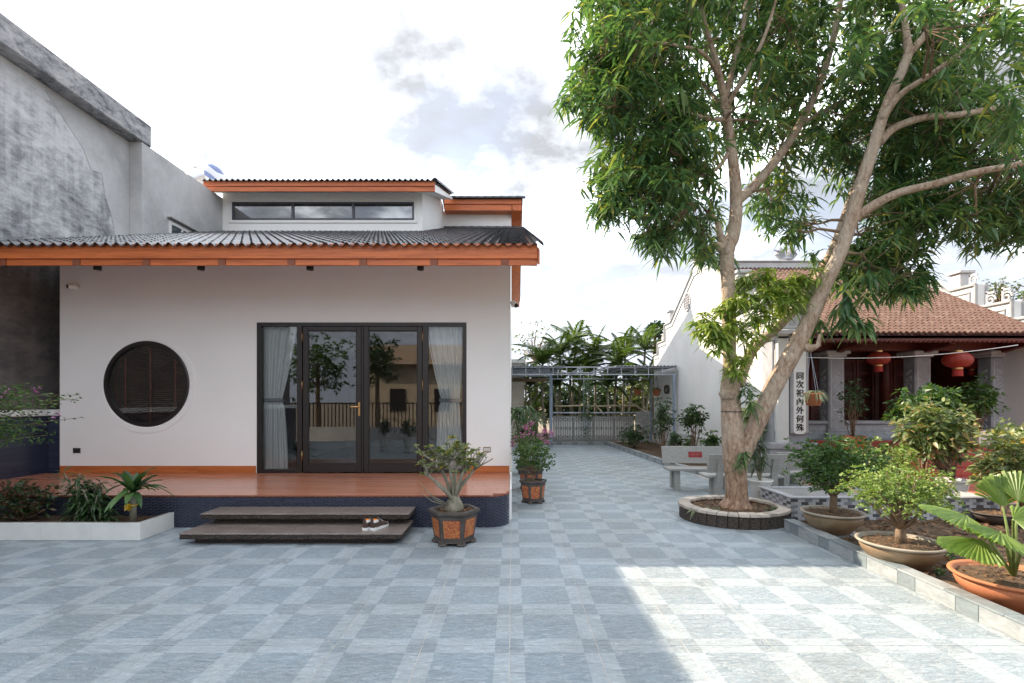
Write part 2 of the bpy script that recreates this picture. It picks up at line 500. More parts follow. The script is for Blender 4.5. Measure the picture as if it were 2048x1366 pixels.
def bluetile():
    t = NT('blue_black_wall_tile')
    v = t.n('ShaderNodeNewGeometry').outputs['Position']
    sp = t.n('ShaderNodeSeparateXYZ', {0: v})
    uv = t.n('ShaderNodeCombineXYZ', {0: t.math('ADD', sp.outputs['X'], sp.outputs['Y']), 1: sp.outputs['Z'], 2: 0.0}).outputs[0]
    br = t.n('ShaderNodeTexBrick', {'Vector': uv, 'Color1': (.028, .034, .062, 1), 'Color2': (.042, .05, .085, 1), 'Mortar': (.012, .014, .022, 1), 'Scale': 1.0, 'Mortar Size': .003, 'Brick Width': .6, 'Row Height': .1})
    return t.pbr(br.outputs[0], .35, t.bump(br.outputs['Fac'], -.3, .004))
M['bluewall'] = bluetile()
M['mosaic'] = simple('blue_black_mosaic', (.036, .043, .075), .16, .5, 30, .15, 60, world=True)
M['mosaic_grout'] = simple('dark_grout', (.24, .245, .28), .9, .3, 20, .2, 80, world=True)

def granite(name, dark=False):
    t = NT(name); v = t.coord(world=True)
    a = t.noise(v, 55, 5, .75); b = t.noise(t.coord(world=True, scale=(1, 2, 4)), 6, 6, .7)
    if dark:
        col = t.ramp(a, [(.35, (.025, .020, .017)), (.55, (.095, .072, .058)), (.72, (.22, .18, .14))])
        return t.pbr(col, .75, t.bump(t.noise(v, 22, 8, .8, .5), 1.0, .05))
    col = t.ramp(t.math('ADD', t.math('MULTIPLY', a, .7), t.math('MULTIPLY', b, .3)), [(.36, (.06, .047, .042)), (.5, (.19, .155, .135)), (.66, (.36, .31, .28))])
    return t.pbr(col, .33, t.bump(a, .12, .004))
M['granite'] = granite('brown_granite')
M['granite_rough'] = granite('rough_brown_granite', True)

def glassmat(name, ior=1.7, tint=(.80, .83, .84)):
    t = NT(name)
    fr = t.n('ShaderNodeFresnel', {'IOR': ior}).outputs[0]
    g = t.n('ShaderNodeBsdfGlossy', {'Color': (1, 1, 1, 1), 'Roughness': .0})
    tr = t.n('ShaderNodeBsdfTransparent', {'Color': (*tint, 1)})
    m = t.n('ShaderNodeMixShader', {0: fr, 1: tr.outputs[0], 2: g.outputs[0]})
    t.l(m.outputs[0], t.out.inputs['Surface'])
    return t.mat
M['glass'] = glassmat('door_glass', 1.6, (.97, .98, .98))
M['glass_sky'] = glassmat('clerestory_glass', 2.6, (.5, .52, .54))
M['glass_dark'] = glassmat('tinted_glass', 1.5, (.86, .85, .84))

def barkmat():
    t = NT('mango_bark')
    v = t.coord(world=True, scale=(1, 1, .38))
    a = t.noise(v, 26, 7, .7, .4); b = t.noise(t.coord(world=True), 3.2, 5, .6); c = t.noise(t.coord(world=True), 11, 4, .6)
    sp = t.n('ShaderNodeSeparateXYZ', {0: t.coord(world=True)})
    col = t.ramp(a, [(.32, (.17, .10, .065)), (.48, (.38, .27, .195)), (.66, (.56, .44, .34))])
    col = t.mix(t.ramp(b, [(.42, 0.0), (.62, .6)]), col, t.ramp(c, [(.3, (.44, .37, .29)), (.7, (.64, .56, .46))]))
    warm = t.n('ShaderNodeMapRange', {0: sp.outputs['Z'], 1: .1, 2: 1.6, 3: .75, 4: 0.0}).outputs[0]
    col = t.mix(warm, col, t.ramp(a, [(.33, (.12, .055, .03)), (.5, (.34, .19, .11)), (.68, (.56, .38, .25))]))
    return t.pbr(col, .85, t.bump(t.math('ADD', a, t.math('MULTIPLY', c, .8)), 1.0, .035))
M['bark'] = barkmat()
M['twig'] = simple('twig_bark', (.20, .135, .085), .8, .3, 12, .3, 40)
M['greystem'] = simple('grey_stem', (.25, .23, .17), .75, .3, 14, .3, 50)
M['greenstem'] = simple('green_stem', (.16, .22, .06), .55, .25, 14, .1, 50)

M['mango'] = leafmat('mango_leaf', (.050, .115, .055), (.092, .185, .078), (.18, .28, .115), .42, .30, (.34, .34, .09))
M['mango_young'] = leafmat('young_mango_leaf', (.13, .22, .05), (.24, .34, .075), (.40, .46, .11), .42, .4)
M['leaf_dark'] = leafmat('dark_shrub_leaf', (.022, .052, .02), (.04, .09, .032), (.075, .14, .045), .25, .38)
M['leaf_mid'] = leafmat('mid_green_leaf', (.035, .085, .025), (.065, .14, .038), (.12, .21, .055), .35, .42)
M['leaf_lime'] = leafmat('lime_green_leaf', (.11, .19, .05), (.20, .30, .075), (.33, .41, .12), .35, .45)
M['leaf_olive'] = leafmat('olive_leaf', (.09, .125, .05), (.17, .21, .085), (.28, .31, .12), .3, .45, (.45, .30, .04))
M['leaf_broad'] = leafmat('broad_pale_leaf', (.07, .12, .04), (.14, .20, .07), (.28, .31, .13), .35, .42, (.42, .25, .12))
M['leaf_far'] = leafmat('far_tree_leaf', (.05, .075, .035), (.10, .13, .055), (.17, .19, .085), .35, .5)
M['palm'] = leafmat('areca_leaflet', (.03, .06, .018), (.07, .125, .032), (.15, .21, .06), .38, .42)
M['strap'] = leafmat('strap_leaf', (.03, .075, .03), (.055, .12, .04), (.10, .19, .06), .3, .35)
M['stripe'] = leafmat('striped_leaf', (.16, .24, .10), (.34, .40, .22), (.60, .62, .42), .3, .4)
M['fan'] = leafmat('fan_palm_leaf', (.15, .24, .055), (.19, .29, .07), (.24, .34, .085), .42, .38)
M['croton'] = leafmat('croton_leaf', (.025, .05, .018), (.045, .08, .025), (.12, .045, .03), .2, .38)
M['pink'] = leafmat('bougainvillea_bract', (.42, .10, .36), (.52, .17, .47), (.60, .28, .56), .4, .6)

# ================================================================== SETTING
gb = MB()
gb.face([(-400, -400, -.05), (400, -400, -.05), (400, 600, -.05), (-400, 600, -.05)])
tag(gb.build('ground', M['earth']), kind='structure')

pave = MB().box(-9.2, 6.6, -4.0, 19.55, -.06, -.003).build('courtyard_paving', M['grout'])
tag(pave, kind='structure')
tile_me = MB().bbox(-.298, .298, -.298, .298, -.010, 0, .001).mesh('floor_tile', M['paving'])
far = MB(); nt_ = 0
for j in range(-12, 27):
    for i in range(-15, 11):
        cx = TX0 + TS * (i + .5); cy = TY0 + TS * (j + .5)
        if cx < -.3 and cy > 6.95: continue
        if cy > 19.4 or cx > 6.3: continue
        if cx > 3.9 and (cy < 7.3 or cy > 10.9): continue
        if cx < -4.9 and cy > 6.4: continue
        dz = rnd(-.0004, .0004)
        vis = cy > 2.75 and abs(cx) < 1.03 * cy + .4
        if vis and nt_ < 298:
            inst('floor_tile', tile_me, pave, (cx, cy, dz)); nt_ += 1
        else:
            far.bbox(cx - .2985, cx + .2985, cy - .2985, cy + .2985, -.01, dz, .0015)
far.build('floor_tile_field', M['paving'], pave, kind='stuff')

# street side beyond the camera (mirrored in the door glass) is built at the end

# ================================================================== HOUSE
WY = 8.67; PZ = .432; PF = 6.64; WT = 4.22
DL, DR, DT = XP(514, WY), XP(933, WY), ZP(645, WY)
house = thing('house', 'white single storey house with dark tiled roof, wood fascia and glass front doors', 'house', (-4, 8.67, 0))
wall = MB()
# left panel with the round opening
cx, cz, cr = XP(293, WY), ZP(768, WY), .745
xl, xr = -7.85, DL
def ring(mb, y, yb, r):
    angs = sorted([2 * PI * k / 96 for k in range(96)] + [math.atan2(z - cz, x - cx) % (2 * PI) for x in (xl, xr) for z in (PZ, WT)])
    pts = []
    for a in angs:
        c, s = math.cos(a), math.sin(a)
        t = min([(xr - cx) / c if c > 1e-9 else (xl - cx) / c if c < -1e-9 else 1e9, (WT - cz) / s if s > 1e-9 else (PZ - cz) / s if s < -1e-9 else 1e9])
        pts.append(((cx + r * c, cz + r * s), (cx + t * c, cz + t * s)))
    n = len(pts)
    for i in range(n):
        (a, b), (c, d) = pts[i], pts[(i + 1) % n]
        mb.face([(a[0], y, a[1]), (b[0], y, b[1]), (d[0], y, d[1]), (c[0], y, c[1])])
        mb.face([(a[0], y, a[1]), (c[0], y, c[1]), (c[0], yb, c[1]), (a[0], yb, a[1])])
        mb.face([(a[0], yb, a[1]), (c[0], yb, c[1]), (d[0], yb, d[1]), (b[0], yb, b[1])])
ring(wall, WY, WY + .22, cr)
wall.box(DL + .0005, DR - .0005, WY, WY + .22, DT, WT)
wall.box(DR, -.04, WY, WY + .22, PZ, WT)
wall.box(xl, xl + .2, WY + .22, 13.9, 0, 4.1)
wall.build('front_wall', M['stucco'], house)
# thin shadow groove round the window: a proud ring
gr = MB()
for k in range(96):
    a0, a1 = 2 * PI * k / 96, 2 * PI * (k + 1) / 96
    def rp(r, a, y): return (cx + r * math.cos(a), y, cz + r * math.sin(a))
    gr.face([rp(.762, a0, WY - .012), rp(.85, a0, WY - .012), rp(.85, a1, WY - .012), rp(.762, a1, WY - .012)])
    gr.face([rp(.85, a0, WY - .012), rp(.85, a0, WY - .0005), rp(.85, a1, WY - .0005), rp(.85, a1, WY - .012)])
    gr.face([rp(.745, a0, WY - .0005), rp(.762, a0, WY - .012), rp(.762, a1, WY - .012), rp(.745, a1, WY - .0005)])
gr.build('window_surround', M['stucco'], house)
# side wall towards the lane, following the roof slope
ES, EZ, EY = .366, 3.90, 7.18
def rz(y): return EZ + ES * (y - EY)
sw = MB().prism([(WY + .22, 0), (24, 0), (24, 5.9), (18.36, 8.5), (18.36, rz(18.3) - .12), (WY + .22, rz(WY + .22) - .14)], lambda a, b, t: (t, a, b), -.24, -.04)
sw.box(-.24, -.04, PF + .3, WY + .22, 0, PZ - .03)
sw.build('side_wall', M['stucco'], house)
MB().box(-.0395, -.012, PF + .45, WY + .1, 0.0, PZ + .3 - .3).box(-.055, -.0405, WY - .004, WY - .0005, PZ, WT).build('corner_bead', M['white'], house)
# porch platform
pf = thing('platform', None, None); pf.parent = house; pf.location = -wloc(house)
RC = .28
arc = [(-.05 - RC + RC * math.sin(t), PF + RC - RC * math.cos(t)) for t in [PI / 2 * k / 10 for k in range(11)]]
outl = [(-8.1, PF)] + arc + [(-.05, WY), (-8.1, WY)]
MB().prism([(x + (.008 if x > -.06 else 0), y + .012) for x, y in outl], lambda a, b, t: (a, b, t), 0.0, PZ - .022).build('platform_core', M['mosaic_grout'], pf)
pl = MB()
ny = 15; dy = (WY - PF) / ny
for r_ in range(ny):
    y0 = PF - .012 + r_ * dy; y1 = y0 + dy - .0025
    xe = -.045
    if y0 < PF + RC:
        k = PF + RC - (y0 + .02); xe = -.05 - RC + math.sqrt(max(0, RC * RC - k * k)) + .004
    x = -8.1 - (r_ * .37 % .9)
    while x < xe:
        x1 = min(x + .9 - .002, xe)
        pl.bbox(max(x, -8.1), x1, y0, y1, PZ - .021, PZ + rnd(-.0004, .0004), .001)
        x += .9
pl.build('porch_planks', M['plank'], pf, kind='stuff')
edge = [(-8.1, PF - .016), (-.05 - RC, PF - .016)] + [(-.05 - RC + (RC + .012) * math.sin(t), PF + RC - (RC + .016) * math.cos(t)) for t in [PI / 2 * k / 8 for k in range(1, 9)]]
eb = MB()
for (a, b) in zip(edge[:-1], edge[1:]):
    eb.face([(a[0], a[1], PZ - .024), (b[0], b[1], PZ - .024), (b[0], b[1], PZ - .003), (a[0], a[1], PZ - .003)])
eb.build('porch_edge', M['endgrain'], pf)
# mosaic skirt: small woven slips
mo = MB()
path = [(-8.1, PF)] + arc
ls = [0]
for a, b in zip(path[:-1], path[1:]): ls.append(ls[-1] + math.hypot(b[0] - a[0], b[1] - a[1]))
def at_path(s):
    s = max(0, min(ls[-1] - 1e-6, s))
    for i in range(len(ls) - 1):
        if s <= ls[i + 1]:
            f = (s - ls[i]) / (ls[i + 1] - ls[i]); a, b = path[i], path[i + 1]
            d = Vector((b[0] - a[0], b[1] - a[1], 0)).normalized()
            return Vector((a[0] + (b[0] - a[0]) * f, a[1] + (b[1] - a[1]) * f, 0)), Vector((d.y, -d.x, 0))
rows = 19; rh = (PZ - .03) / rows
for r_ in range(rows):
    z0 = .004 + r_ * rh; s = (.046 if r_ % 2 else 0.0)
    while s < ls[-1] - .02:
        s1 = min(s + .088, ls[-1])
        p, n1 = at_path(s); q, n2 = at_path(s1); c, n3 = at_path((s + s1) / 2)
        t0 = rnd(.003, .009); up = Vector((0, 0, 1))
        zc = z0 + rh * .5; hh = rh * .43
        A = [p + up * (zc - hh * .55), c + up * (zc - hh), q + up * (zc - hh * .55), q + up * (zc + hh * .55), c + up * (zc + hh), p + up * (zc + hh * .55)]
        front = [A[0] + n1 * .002, A[1] + n3 * t0, A[2] + n2 * .002, A[3] + n2 * .002, A[4] + n3 * t0, A[5] + n1 * .002]
        mo.face([front[0], front[1], front[4], front[5]]); mo.face([front[1], front[2], front[3], front[4]])
        base = [x - Vector((0, 0, 0)) + (n3 * -.011) for x in A]
        mo.face([base[0], base[1], front[1], front[0]]); mo.face([base[1], base[2], front[2], front[1]])
        mo.face([base[3], base[4], front[4], front[3]]); mo.face([base[4], base[5], front[5], front[4]])
        s += .093
mo.build('mosaic_skirt', M['mosaic'], pf, kind='stuff')
# skirting boards of wood-look tile
for (a, b) in ((-7.84, DL - .012), (DR + .012, -.055)):
    x = a; k = 0
    while x < b - .02:
        x1 = min(x + 1.2, b)
        MB().bbox(x, x1 - .003, WY - .014, WY - .0006, PZ + .001, PZ + .125, .002).build('skirting_board', M['base_wood'], house)
        x = x1
# ---- entrance door set
door = thing('entrance_door', None, None); door.parent = house; door.location = -wloc(house)
FY0, FY1 = WY - .008, WY + .09
fr = MB()
fr.box(DL, DL + .07, FY0, FY1, PZ + .002, DT - .0006); fr.box(DR - .07, DR, FY0, FY1, PZ + .002, DT - .0006)
fr.box(DL + .07, DR - .07, FY0, FY1, DT - .062, DT - .0006); fr.box(DL + .07, XP(597, WY), FY0, FY1, PZ + .002, PZ + .06); fr.box(XP(853, WY), DR - .07, FY0, FY1, PZ + .002, PZ + .06)
for px in (599.5, 850.5):
    fr.box(XP(px - 5, WY), XP(px + 5, WY), FY0 - .006, FY1, PZ + .002, DT - .0625)
fr.build('door_frame', M['frame'], door)
for (a, b) in ((523, 594.2), (856, 926)):
    x0, x1 = XP(a, WY), XP(b, WY)
    MB().box(x0 - .012, x1 + .012, WY + .04, WY + .048, PZ + .05, DT - .05).build('sidelight_pane', M['glass'], door)
for li, (a, b) in enumerate(((605.5, 722.5), (727, 844.5))):
    x0, x1 = XP(a, WY), XP(b, WY); y0, y1 = WY - .002, WY + .058; z0, z1 = PZ + .012, DT - .066; st = .085
    lf = MB().bbox(x0, x0 + st, y0, y1, z0, z1, .006).bbox(x1 - st, x1, y0, y1, z0, z1, .006).bbox(x0 + st + .0005, x1 - st - .0005, y0, y1, z0, z0 + .145, .006).bbox(x0 + st + .0005, x1 - st - .0005, y0, y1, z1 - .075, z1, .006)
    lf = lf.build('door_leaf', M['frame'], door)
    bd = MB()
    for (u0, u1, v0, v1) in ((x0 + st, x1 - st, z0 + .145, z0 + .16), (x0 + st, x1 - st, z1 - .09, z1 - .075), (x0 + st, x0 + st + .013, z0 + .16, z1 - .09), (x1 - st - .013, x1 - st, z0 + .16, z1 - .09)):
        bd.box(u0 + .0007, u1 - .0007, y0 + .012, y1 - .012, v0 + .0007, v1 - .0007)
    bd.build('glazing_bead', M['frame'], lf)
    MB().box(x0 + st - .01, x1 - st + .01, WY + .024, WY + .032, z0 + .14, z1 - .07).build('pane', M['glass'], lf)
    hx = x0 - .012 if li == 0 else x1 + .002
    for py in (672, 770, 912):
        z = ZP(py, WY)
        MB().tube([(hx + .005, y0 - .012, z - .09), (hx + .005, y0 - .012, z + .09)], .008, 8).build('hinge', M['brass'], lf, smooth=True)
    if li == 0:
        z = ZP(818, WY); hx = x1 - .035
        MB().bbox(hx - .018, hx + .018, y0 - .010, y0 - .0006, z - .12, z + .12, .004).tube([(hx, y0 - .01, z + .04), (hx, y0 - .06, z + .04), (hx - .03, y0 - .066, z + .04), (hx - .13, y0 - .062, z + .038)], [.011, .011, .012, .008], 8).build('handle', M['brass'], lf)
    else:
        MB().box(x0 - .03, x0 - .001, y0 - .012, y0 - .0006, z0, z1).build('meeting_strip', M['frame'], lf)
# ---- round window
rw = thing('round_window', None, None); rw.parent = house; rw.location = -wloc(house)
rf = MB()
def rp(r, a, y): return (cx + r * math.cos(a), y, cz + r * math.sin(a))
for k in range(96):
    a0, a1 = 2 * PI * k / 96, 2 * PI * (k + 1) / 96
    for (r0, y0, r1, y1) in ((.746, WY + .10, .746, WY - .004), (.746, WY - .004, .725, WY - .018), (.725, WY - .018, .675, WY - .018), (.675, WY - .018, .668, WY + .05), (.668, WY + .05, .668, WY + .10)):
        rf.face([rp(r0, a0, y0), rp(r1, a0, y1), rp(r1, a1, y1), rp(r0, a1, y0)])
rf.build('window_frame', M['frame'], rw)
gp = MB()
gp.prism([(cx + .673 * math.cos(2 * PI * k / 64), cz + .673 * math.sin(2 * PI * k / 64)) for k in range(64)], lambda a, b, t: (a, t, b), WY + .015, WY + .022)
gp.build('pane', M['glass_dark'], rw)
sl = MB(); z = cz - .7
slm = woodmat('blind_wood', (.07, .03, .018), (.15, .07, .04), 0, .5)
while z < cz + .7:
    c_, s_ = math.cos(R(28)) * .021, math.sin(R(28)) * .021
    k = len(sl.v)
    y = WY + .15
    sl.v += [(cx - .80, y - c_, z - s_), (cx + .80, y - c_, z - s_), (cx + .80, y + c_, z + s_), (cx - .80, y + c_, z + s_), (cx - .80, y - c_, z - s_ + .003), (cx + .80, y - c_, z - s_ + .003), (cx + .80, y + c_, z + s_ + .003), (cx - .80, y + c_, z + s_ + .003)]
    for q in ((0, 3, 2, 1), (4, 5, 6, 7), (0, 1, 5, 4), (1, 2, 6, 5), (2, 3, 7, 6), (3, 0, 4, 7)): sl.f.append(tuple(k + i for i in q)); sl.m.append(0)
    z += .036
sl.build('blind_slats', slm, rw, kind='stuff')
for dx in (-.46, -.02, .42):
    MB().box(cx + dx - .017, cx + dx + .017, WY + .121, WY + .1235, cz - .72, cz + .72).build('blind_tape', M['endgrain'], rw)
rv = MB()
for k in range(64):
    a0, a1 = 2 * PI * k / 64, 2 * PI * (k + 1) / 64
    rv.face([rp(.744, a0, WY + .101), rp(.744, a1, WY + .101), rp(.744, a1, WY + .3), rp(.744, a0, WY + .3)])
rv.build('window_reveal', M['base_wood'], rw)
# ---- interior shell seen through the glass
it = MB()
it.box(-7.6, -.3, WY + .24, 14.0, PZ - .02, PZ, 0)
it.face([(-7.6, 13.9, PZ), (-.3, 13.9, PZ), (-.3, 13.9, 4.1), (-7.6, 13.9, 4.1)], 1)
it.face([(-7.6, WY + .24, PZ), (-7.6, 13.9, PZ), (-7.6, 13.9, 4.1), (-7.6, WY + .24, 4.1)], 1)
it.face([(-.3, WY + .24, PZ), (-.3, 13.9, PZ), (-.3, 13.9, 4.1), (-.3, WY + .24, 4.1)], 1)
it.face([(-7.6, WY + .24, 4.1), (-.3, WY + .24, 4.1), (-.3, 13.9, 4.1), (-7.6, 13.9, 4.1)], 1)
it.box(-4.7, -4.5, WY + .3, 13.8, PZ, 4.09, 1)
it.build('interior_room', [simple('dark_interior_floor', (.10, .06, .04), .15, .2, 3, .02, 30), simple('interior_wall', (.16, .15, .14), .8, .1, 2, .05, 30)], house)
# ---- lower roof
roof = thing('lower_roof', None, None); roof.parent = house; roof.location = -wloc(house)
SA = math.atan(ES); CS, SN = math.cos(SA), math.sin(SA)
TW, TL = .15, .30
def tile_mesh():
    mb = MB(); n = 10
    top = []; bot = []
    for i in range(n + 1):
        u = i / n
        # S profile: pan then barrel
        h = .040 * math.sin(PI * (u - .42) / .58) ** 1.0 if u > .42 else -.012 * math.sin(PI * u / .42)
        top.append(((u - .5) * TW * 1.04, h)); bot.append(((u - .5) * TW * 1.04, h - .011))
    L = TL * 1.12
    for i in range(n):
        (a, ha), (b, hb) = top[i], top[i + 1]; (_, la), (_, lb) = bot[i], bot[i + 1]
        mb.face([(a, 0, ha + .02), (b, 0, hb + .02), (b, L, hb), (a, L, ha)])
        mb.face([(a, 0, la + .02), (b, 0, lb + .02), (b, 0, hb + .02), (a, 0, ha + .02)])
        mb.face([(a, 0, la + .02), (a, L, la), (b, L, lb), (b, 0, lb + .02)])
    return mb
tm = tile_mesh(); tme = tm.mesh('roof_tile', M['rooftile'])
tme.polygons.foreach_set('use_smooth', [True] * len(tme.polygons))
try: tme.set_sharp_from_angle(angle=R(45))
except Exception: pass
def lay(mb, org, x, s, sa):
    c, sn = math.cos(sa), math.sin(sa); k = len(mb.v)
    jz = rnd(-.003, .003)
    for (a, b, h) in tm.v:
        b += s; h += jz
        mb.v.append((x + a, org[0] + b * c - h * sn, org[1] + b * sn + h * c))
    for f, m in zip(tm.f, tm.m):
        mb.f.append(tuple(k + i for i in f)); mb.m.append(0)
rest = MB(); nx = 57; x0 = .36 - nx * TW
for i in range(nx):
    x = x0 + (i + .5) * TW
    top = 18.3 if x > -2.6 else 14.05
    nrow = int((top - EY) / CS / TL) + 1
    for r_ in range(nrow):
        s = r_ * TL
        if r_ < 5:
            inst('roof_tile', tme, roof, (x, EY + s * CS, EZ + s * SN + rnd(-.003, .003)), (SA, 0, rnd(-.006, .006)))
        else:
            lay(rest, (EY, EZ), x, s, SA)
rr = rest.build('roof_tile_field', M['rooftile'], roof, kind='stuff'); smooth_by_angle(rr, 45)
dk = MB().prism([(EY + .06, EZ - .045), (18.2, rz(18.2) - .045), (18.2, rz(18.2) - .12), (EY + .06, EZ - .12)], lambda a, b, t: (t, a, b), -2.6, .30)
dk.prism([(EY + .06, EZ - .045), (14.0, rz(14.0) - .045), (14.0, rz(14.0) - .12), (EY + .06, EZ - .12)], lambda a, b, t: (t, a, b), -8.35, -2.602)
dk.build('roof_deck', M['white'], roof)
FZ0, FZM, FZT = ZP(532, 7.3), ZP(519.5, 7.3), ZP(490, 7.3)
MB().bbox(-8.6, .36, 7.235, 7.30, FZM, FZT, .004).build('fascia_board', M['wood'], roof)
rx = [XP(p, 7.3) for p in (-134, 11, 158, 297, 447, 585, 728, 869, 1010)]
prev = -8.6
for k, x in enumerate(rx + [None]):
    e = x - .052 if x is not None else .358
    MB().bbox(prev, e - .001, 7.262, 7.30, FZ0, FZM - .002, .003).build('lower_fascia_board', M['wood'], roof)
    if x is not None:
        MB().prism([(7.25, FZ0 - .006), (7.25, FZM - .003), (WY - .001, FZM + ES * (WY - 7.25)), (WY - .001, FZ0 + ES * (WY - 7.25))], lambda a, b, t: (t, a, b), x - .052, x + .052).build('rafter', M['endgrain'], roof)
        prev = x + .053
sf = MB().prism([(7.31, FZM - .03), (WY - .001, FZM - .03 + ES * (WY - 7.31)), (WY - .001, FZM + ES * (WY - 7.31)), (7.31, FZM)], lambda a, b, t: (t, a, b), -8.5, .35)
sf.build('soffit', M['woodY'], roof)
# verge caps on the right edge
cap_me = MB()
for k in range(9):
    pass
def vcap(L=.34, r=.075):
    mb = MB(); n = 8
    for i in range(n):
        a0, a1 = PI * i / n - .15, PI * (i + 1) / n - .15
        p = lambda a, y, rr: (rr * math.cos(a), y, rr * math.sin(a))
        mb.face([p(a0, 0, r), p(a1, 0, r), p(a1, L, r * .82), p(a0, L, r * .82)])
        mb.face([p(a0, 0, r - .012), p(a1, 0, r - .012), p(a1, 0, r), p(a0, 0, r)])
    return mb
vc = vcap().mesh('verge_cap', M['rooftile'], True)
k = 0
while k * TL < (18.3 - EY) / CS:
    inst('verge_cap', vc, roof, (.375, EY - .03 + k * TL * CS, EZ + .005 + k * TL * SN), (SA, 0, 0)); k += 1
MB().prism([(EY + .07, EZ - .02), (18.3, rz(18.3) - .02), (18.3, rz(18.3) - .24), (EY + .07, EZ - .24)], lambda a, b, t: (t, a, b), .365, .395).build('bargeboard', M['woodY'], roof)
# flashing/ridge row where the slope meets the upper walls
for k in range(9):
    inst('ridge_cap', vc, roof, (-2.5 + k * .31, 18.22, rz(18.25) + .03), (0, 0, -PI / 2))
# ---- clerestory storey
CY = 14.05
cl = thing('clerestory', None, None); cl.parent = house; cl.location = -wloc(house)
CXL, CXR = XP(445, CY), XP(845, CY); RSL = .32; RZ0, RY0 = 7.60, 13.5
def crz(y): return RZ0 + RSL * (y - RY0)
wz0, wz1, wx0, wx1 = ZP(440, CY), ZP(404, CY), XP(464, CY), XP(828, CY)
cw = MB()
TPZ = crz(CY) - .12
cw.box(CXL, wx0, CY, CY + .2, 6.0, TPZ).box(wx1, CXR, CY, CY + .2, 6.0, TPZ).box(wx0, wx1, CY, CY + .2, 6.0, wz0).box(wx0, wx1, CY, CY + .2, wz1, TPZ)
cw.prism([(CY + .2, 6.0), (18.3, 7.6), (18.3, crz(18.3) - .3), (17.6, crz(17.6) - .12), (CY + .2, crz(CY + .2) - .12)], lambda a, b, t: (t, a, b), CXR - .2, CXR)
cw.prism([(CY + .2, 6.0), (18.3, 7.6), (18.3, crz(18.3) - .3), (17.6, crz(17.6) - .12), (CY + .2, crz(CY + .2) - .12)], lambda a, b, t: (t, a, b), CXL, CXL + .2)
cw.box(CXR + .0005, -.0405, 18.3, 18.355, 7.3, 8.62)
cw.build('clerestory_wall', M['stucco'], cl)
ts = MB(); e = .085
ts.box(wx0 - e, wx1 + e, CY - .03, CY - .0006, wz1 + .03, wz1 + e).box(wx0 - e, wx1 + e, CY - .03, CY - .0006, wz0 - e, wz0 - .03).box(wx0 - e, wx0 - .03, CY - .03, CY - .0006, wz0 - .0295, wz1 + .0295).box(wx1 + .03, wx1 + e, CY - .03, CY - .0006, wz0 - .0295, wz1 + .0295)
ts.build('window_trim', M['white'], cl)
cwin = thing('strip_window', None, None); cwin.parent = cl; cwin.location = (0, 0, 0)
wf = MB(); b = .05
wf.box(wx0, wx1, CY - .01, CY + .06, wz1 - b, wz1 - .0006).box(wx0, wx1, CY - .01, CY + .06, wz0 + .0006, wz0 + b).box(wx0 + .0006, wx0 + b, CY - .01, CY + .06, wz0 + b, wz1 - b).box(wx1 - b, wx1 - .0006, CY - .01, CY + .06, wz0 + b, wz1 - b)
w3 = (wx1 - wx0) / 3
for k in (1, 2): wf.box(wx0 + w3 * k - .035, wx0 + w3 * k + .035, CY - .012, CY + .06, wz0 + b, wz1 - b)
wf.build('window_frame', M['grayframe'], cwin)
for k in range(3):
    MB().box(wx0 + w3 * k + .036, wx0 + w3 * (k + 1) - .036, CY + .02, CY + .028, wz0 + .04, wz1 - .04).build('pane', M['glass_sky'], cwin)
it2 = MB().box(CXL + .3, CXR - .3, CY + .9, CY + 1, 6, 8); it2.build('room_backing', M['conc'], cl)
cf = MB()
FXL, FXR = XP(408, 13.55), XP(870, 13.55)
MB().bbox(FXL, FXR, 13.52, 13.56, ZP(373, 13.55) , ZP(363.5, 13.55), .004).build('fascia_board', M['wood'], cl)
MB().bbox(FXL, FXR, 13.545, 13.585, ZP(383, 13.55), ZP(373.4, 13.55), .004).build('lower_fascia_board', M['wood'], cl)
MB().prism([(13.57, ZP(383, 13.55)), (17.6, crz(17.6) - .14), (17.6, crz(17.6) - .06), (13.57, crz(13.57) - .06)], lambda a, b, t: (t, a, b), FXL + .005, FXR - .005).build('roof_deck', M['white'], cl)
rt = MB(); n = int((FXR - FXL) / TW) + 1; s = 0
sa = math.atan(RSL)
for i in range(n):
    for r_ in range(14):
        lay(rt, (RY0 - .05, RZ0 + .0), FXL + (i + .5) * TW - .03, r_ * TL, sa)
rt.v = [(a, b, c) for a, b, c in rt.v]
smooth_by_angle(rt.build('roof_tile_field', M['rooftile'], cl, kind='stuff'), 45)
k = 0
while k * TL < 4.3:
    inst('verge_cap', vc, cl, (FXR + .015, RY0 - .06 + k * TL * math.cos(sa), RZ0 + .005 + k * TL * math.sin(sa)), (sa, 0, 0)); k += 1
# rear roof with its high front edge and the descending wooden verge
MB().bbox(XP(889, 17.9), .33, 17.86, 17.92, ZP(408.5, 17.9), ZP(399, 17.9), .004).build('rear_fascia_board', M['wood'], cl)
MB().bbox(XP(889, 17.9), .0, 17.90, 18.29, ZP(421, 17.9), ZP(409, 17.9), .004).build('rear_lower_board', M['wood'], cl)
zf = ZP(409, 17.9)
MB().prism([(17.9, zf - .21), (17.9, zf), (23.6, zf - 2.35), (23.6, zf - 2.62)], lambda a, b, t: (t, a, b), -.035, .33).build('rear_verge_board', M['woodY'], cl)
MB().prism([(17.86, zf + .17), (17.86, zf + .21), (23.6, zf - 2.2), (23.6, zf - 2.34)], lambda a, b, t: (t, a, b), -2.5, .36).build('rear_roof_slab', M['rooftile'], cl)
for k in range(9):
    inst('ridge_cap', vc, cl, (-2.2 + k * .29, 17.8, ZP(396, 17.8)), (0, 0, -PI / 2), (1.1, 1, 1.1))
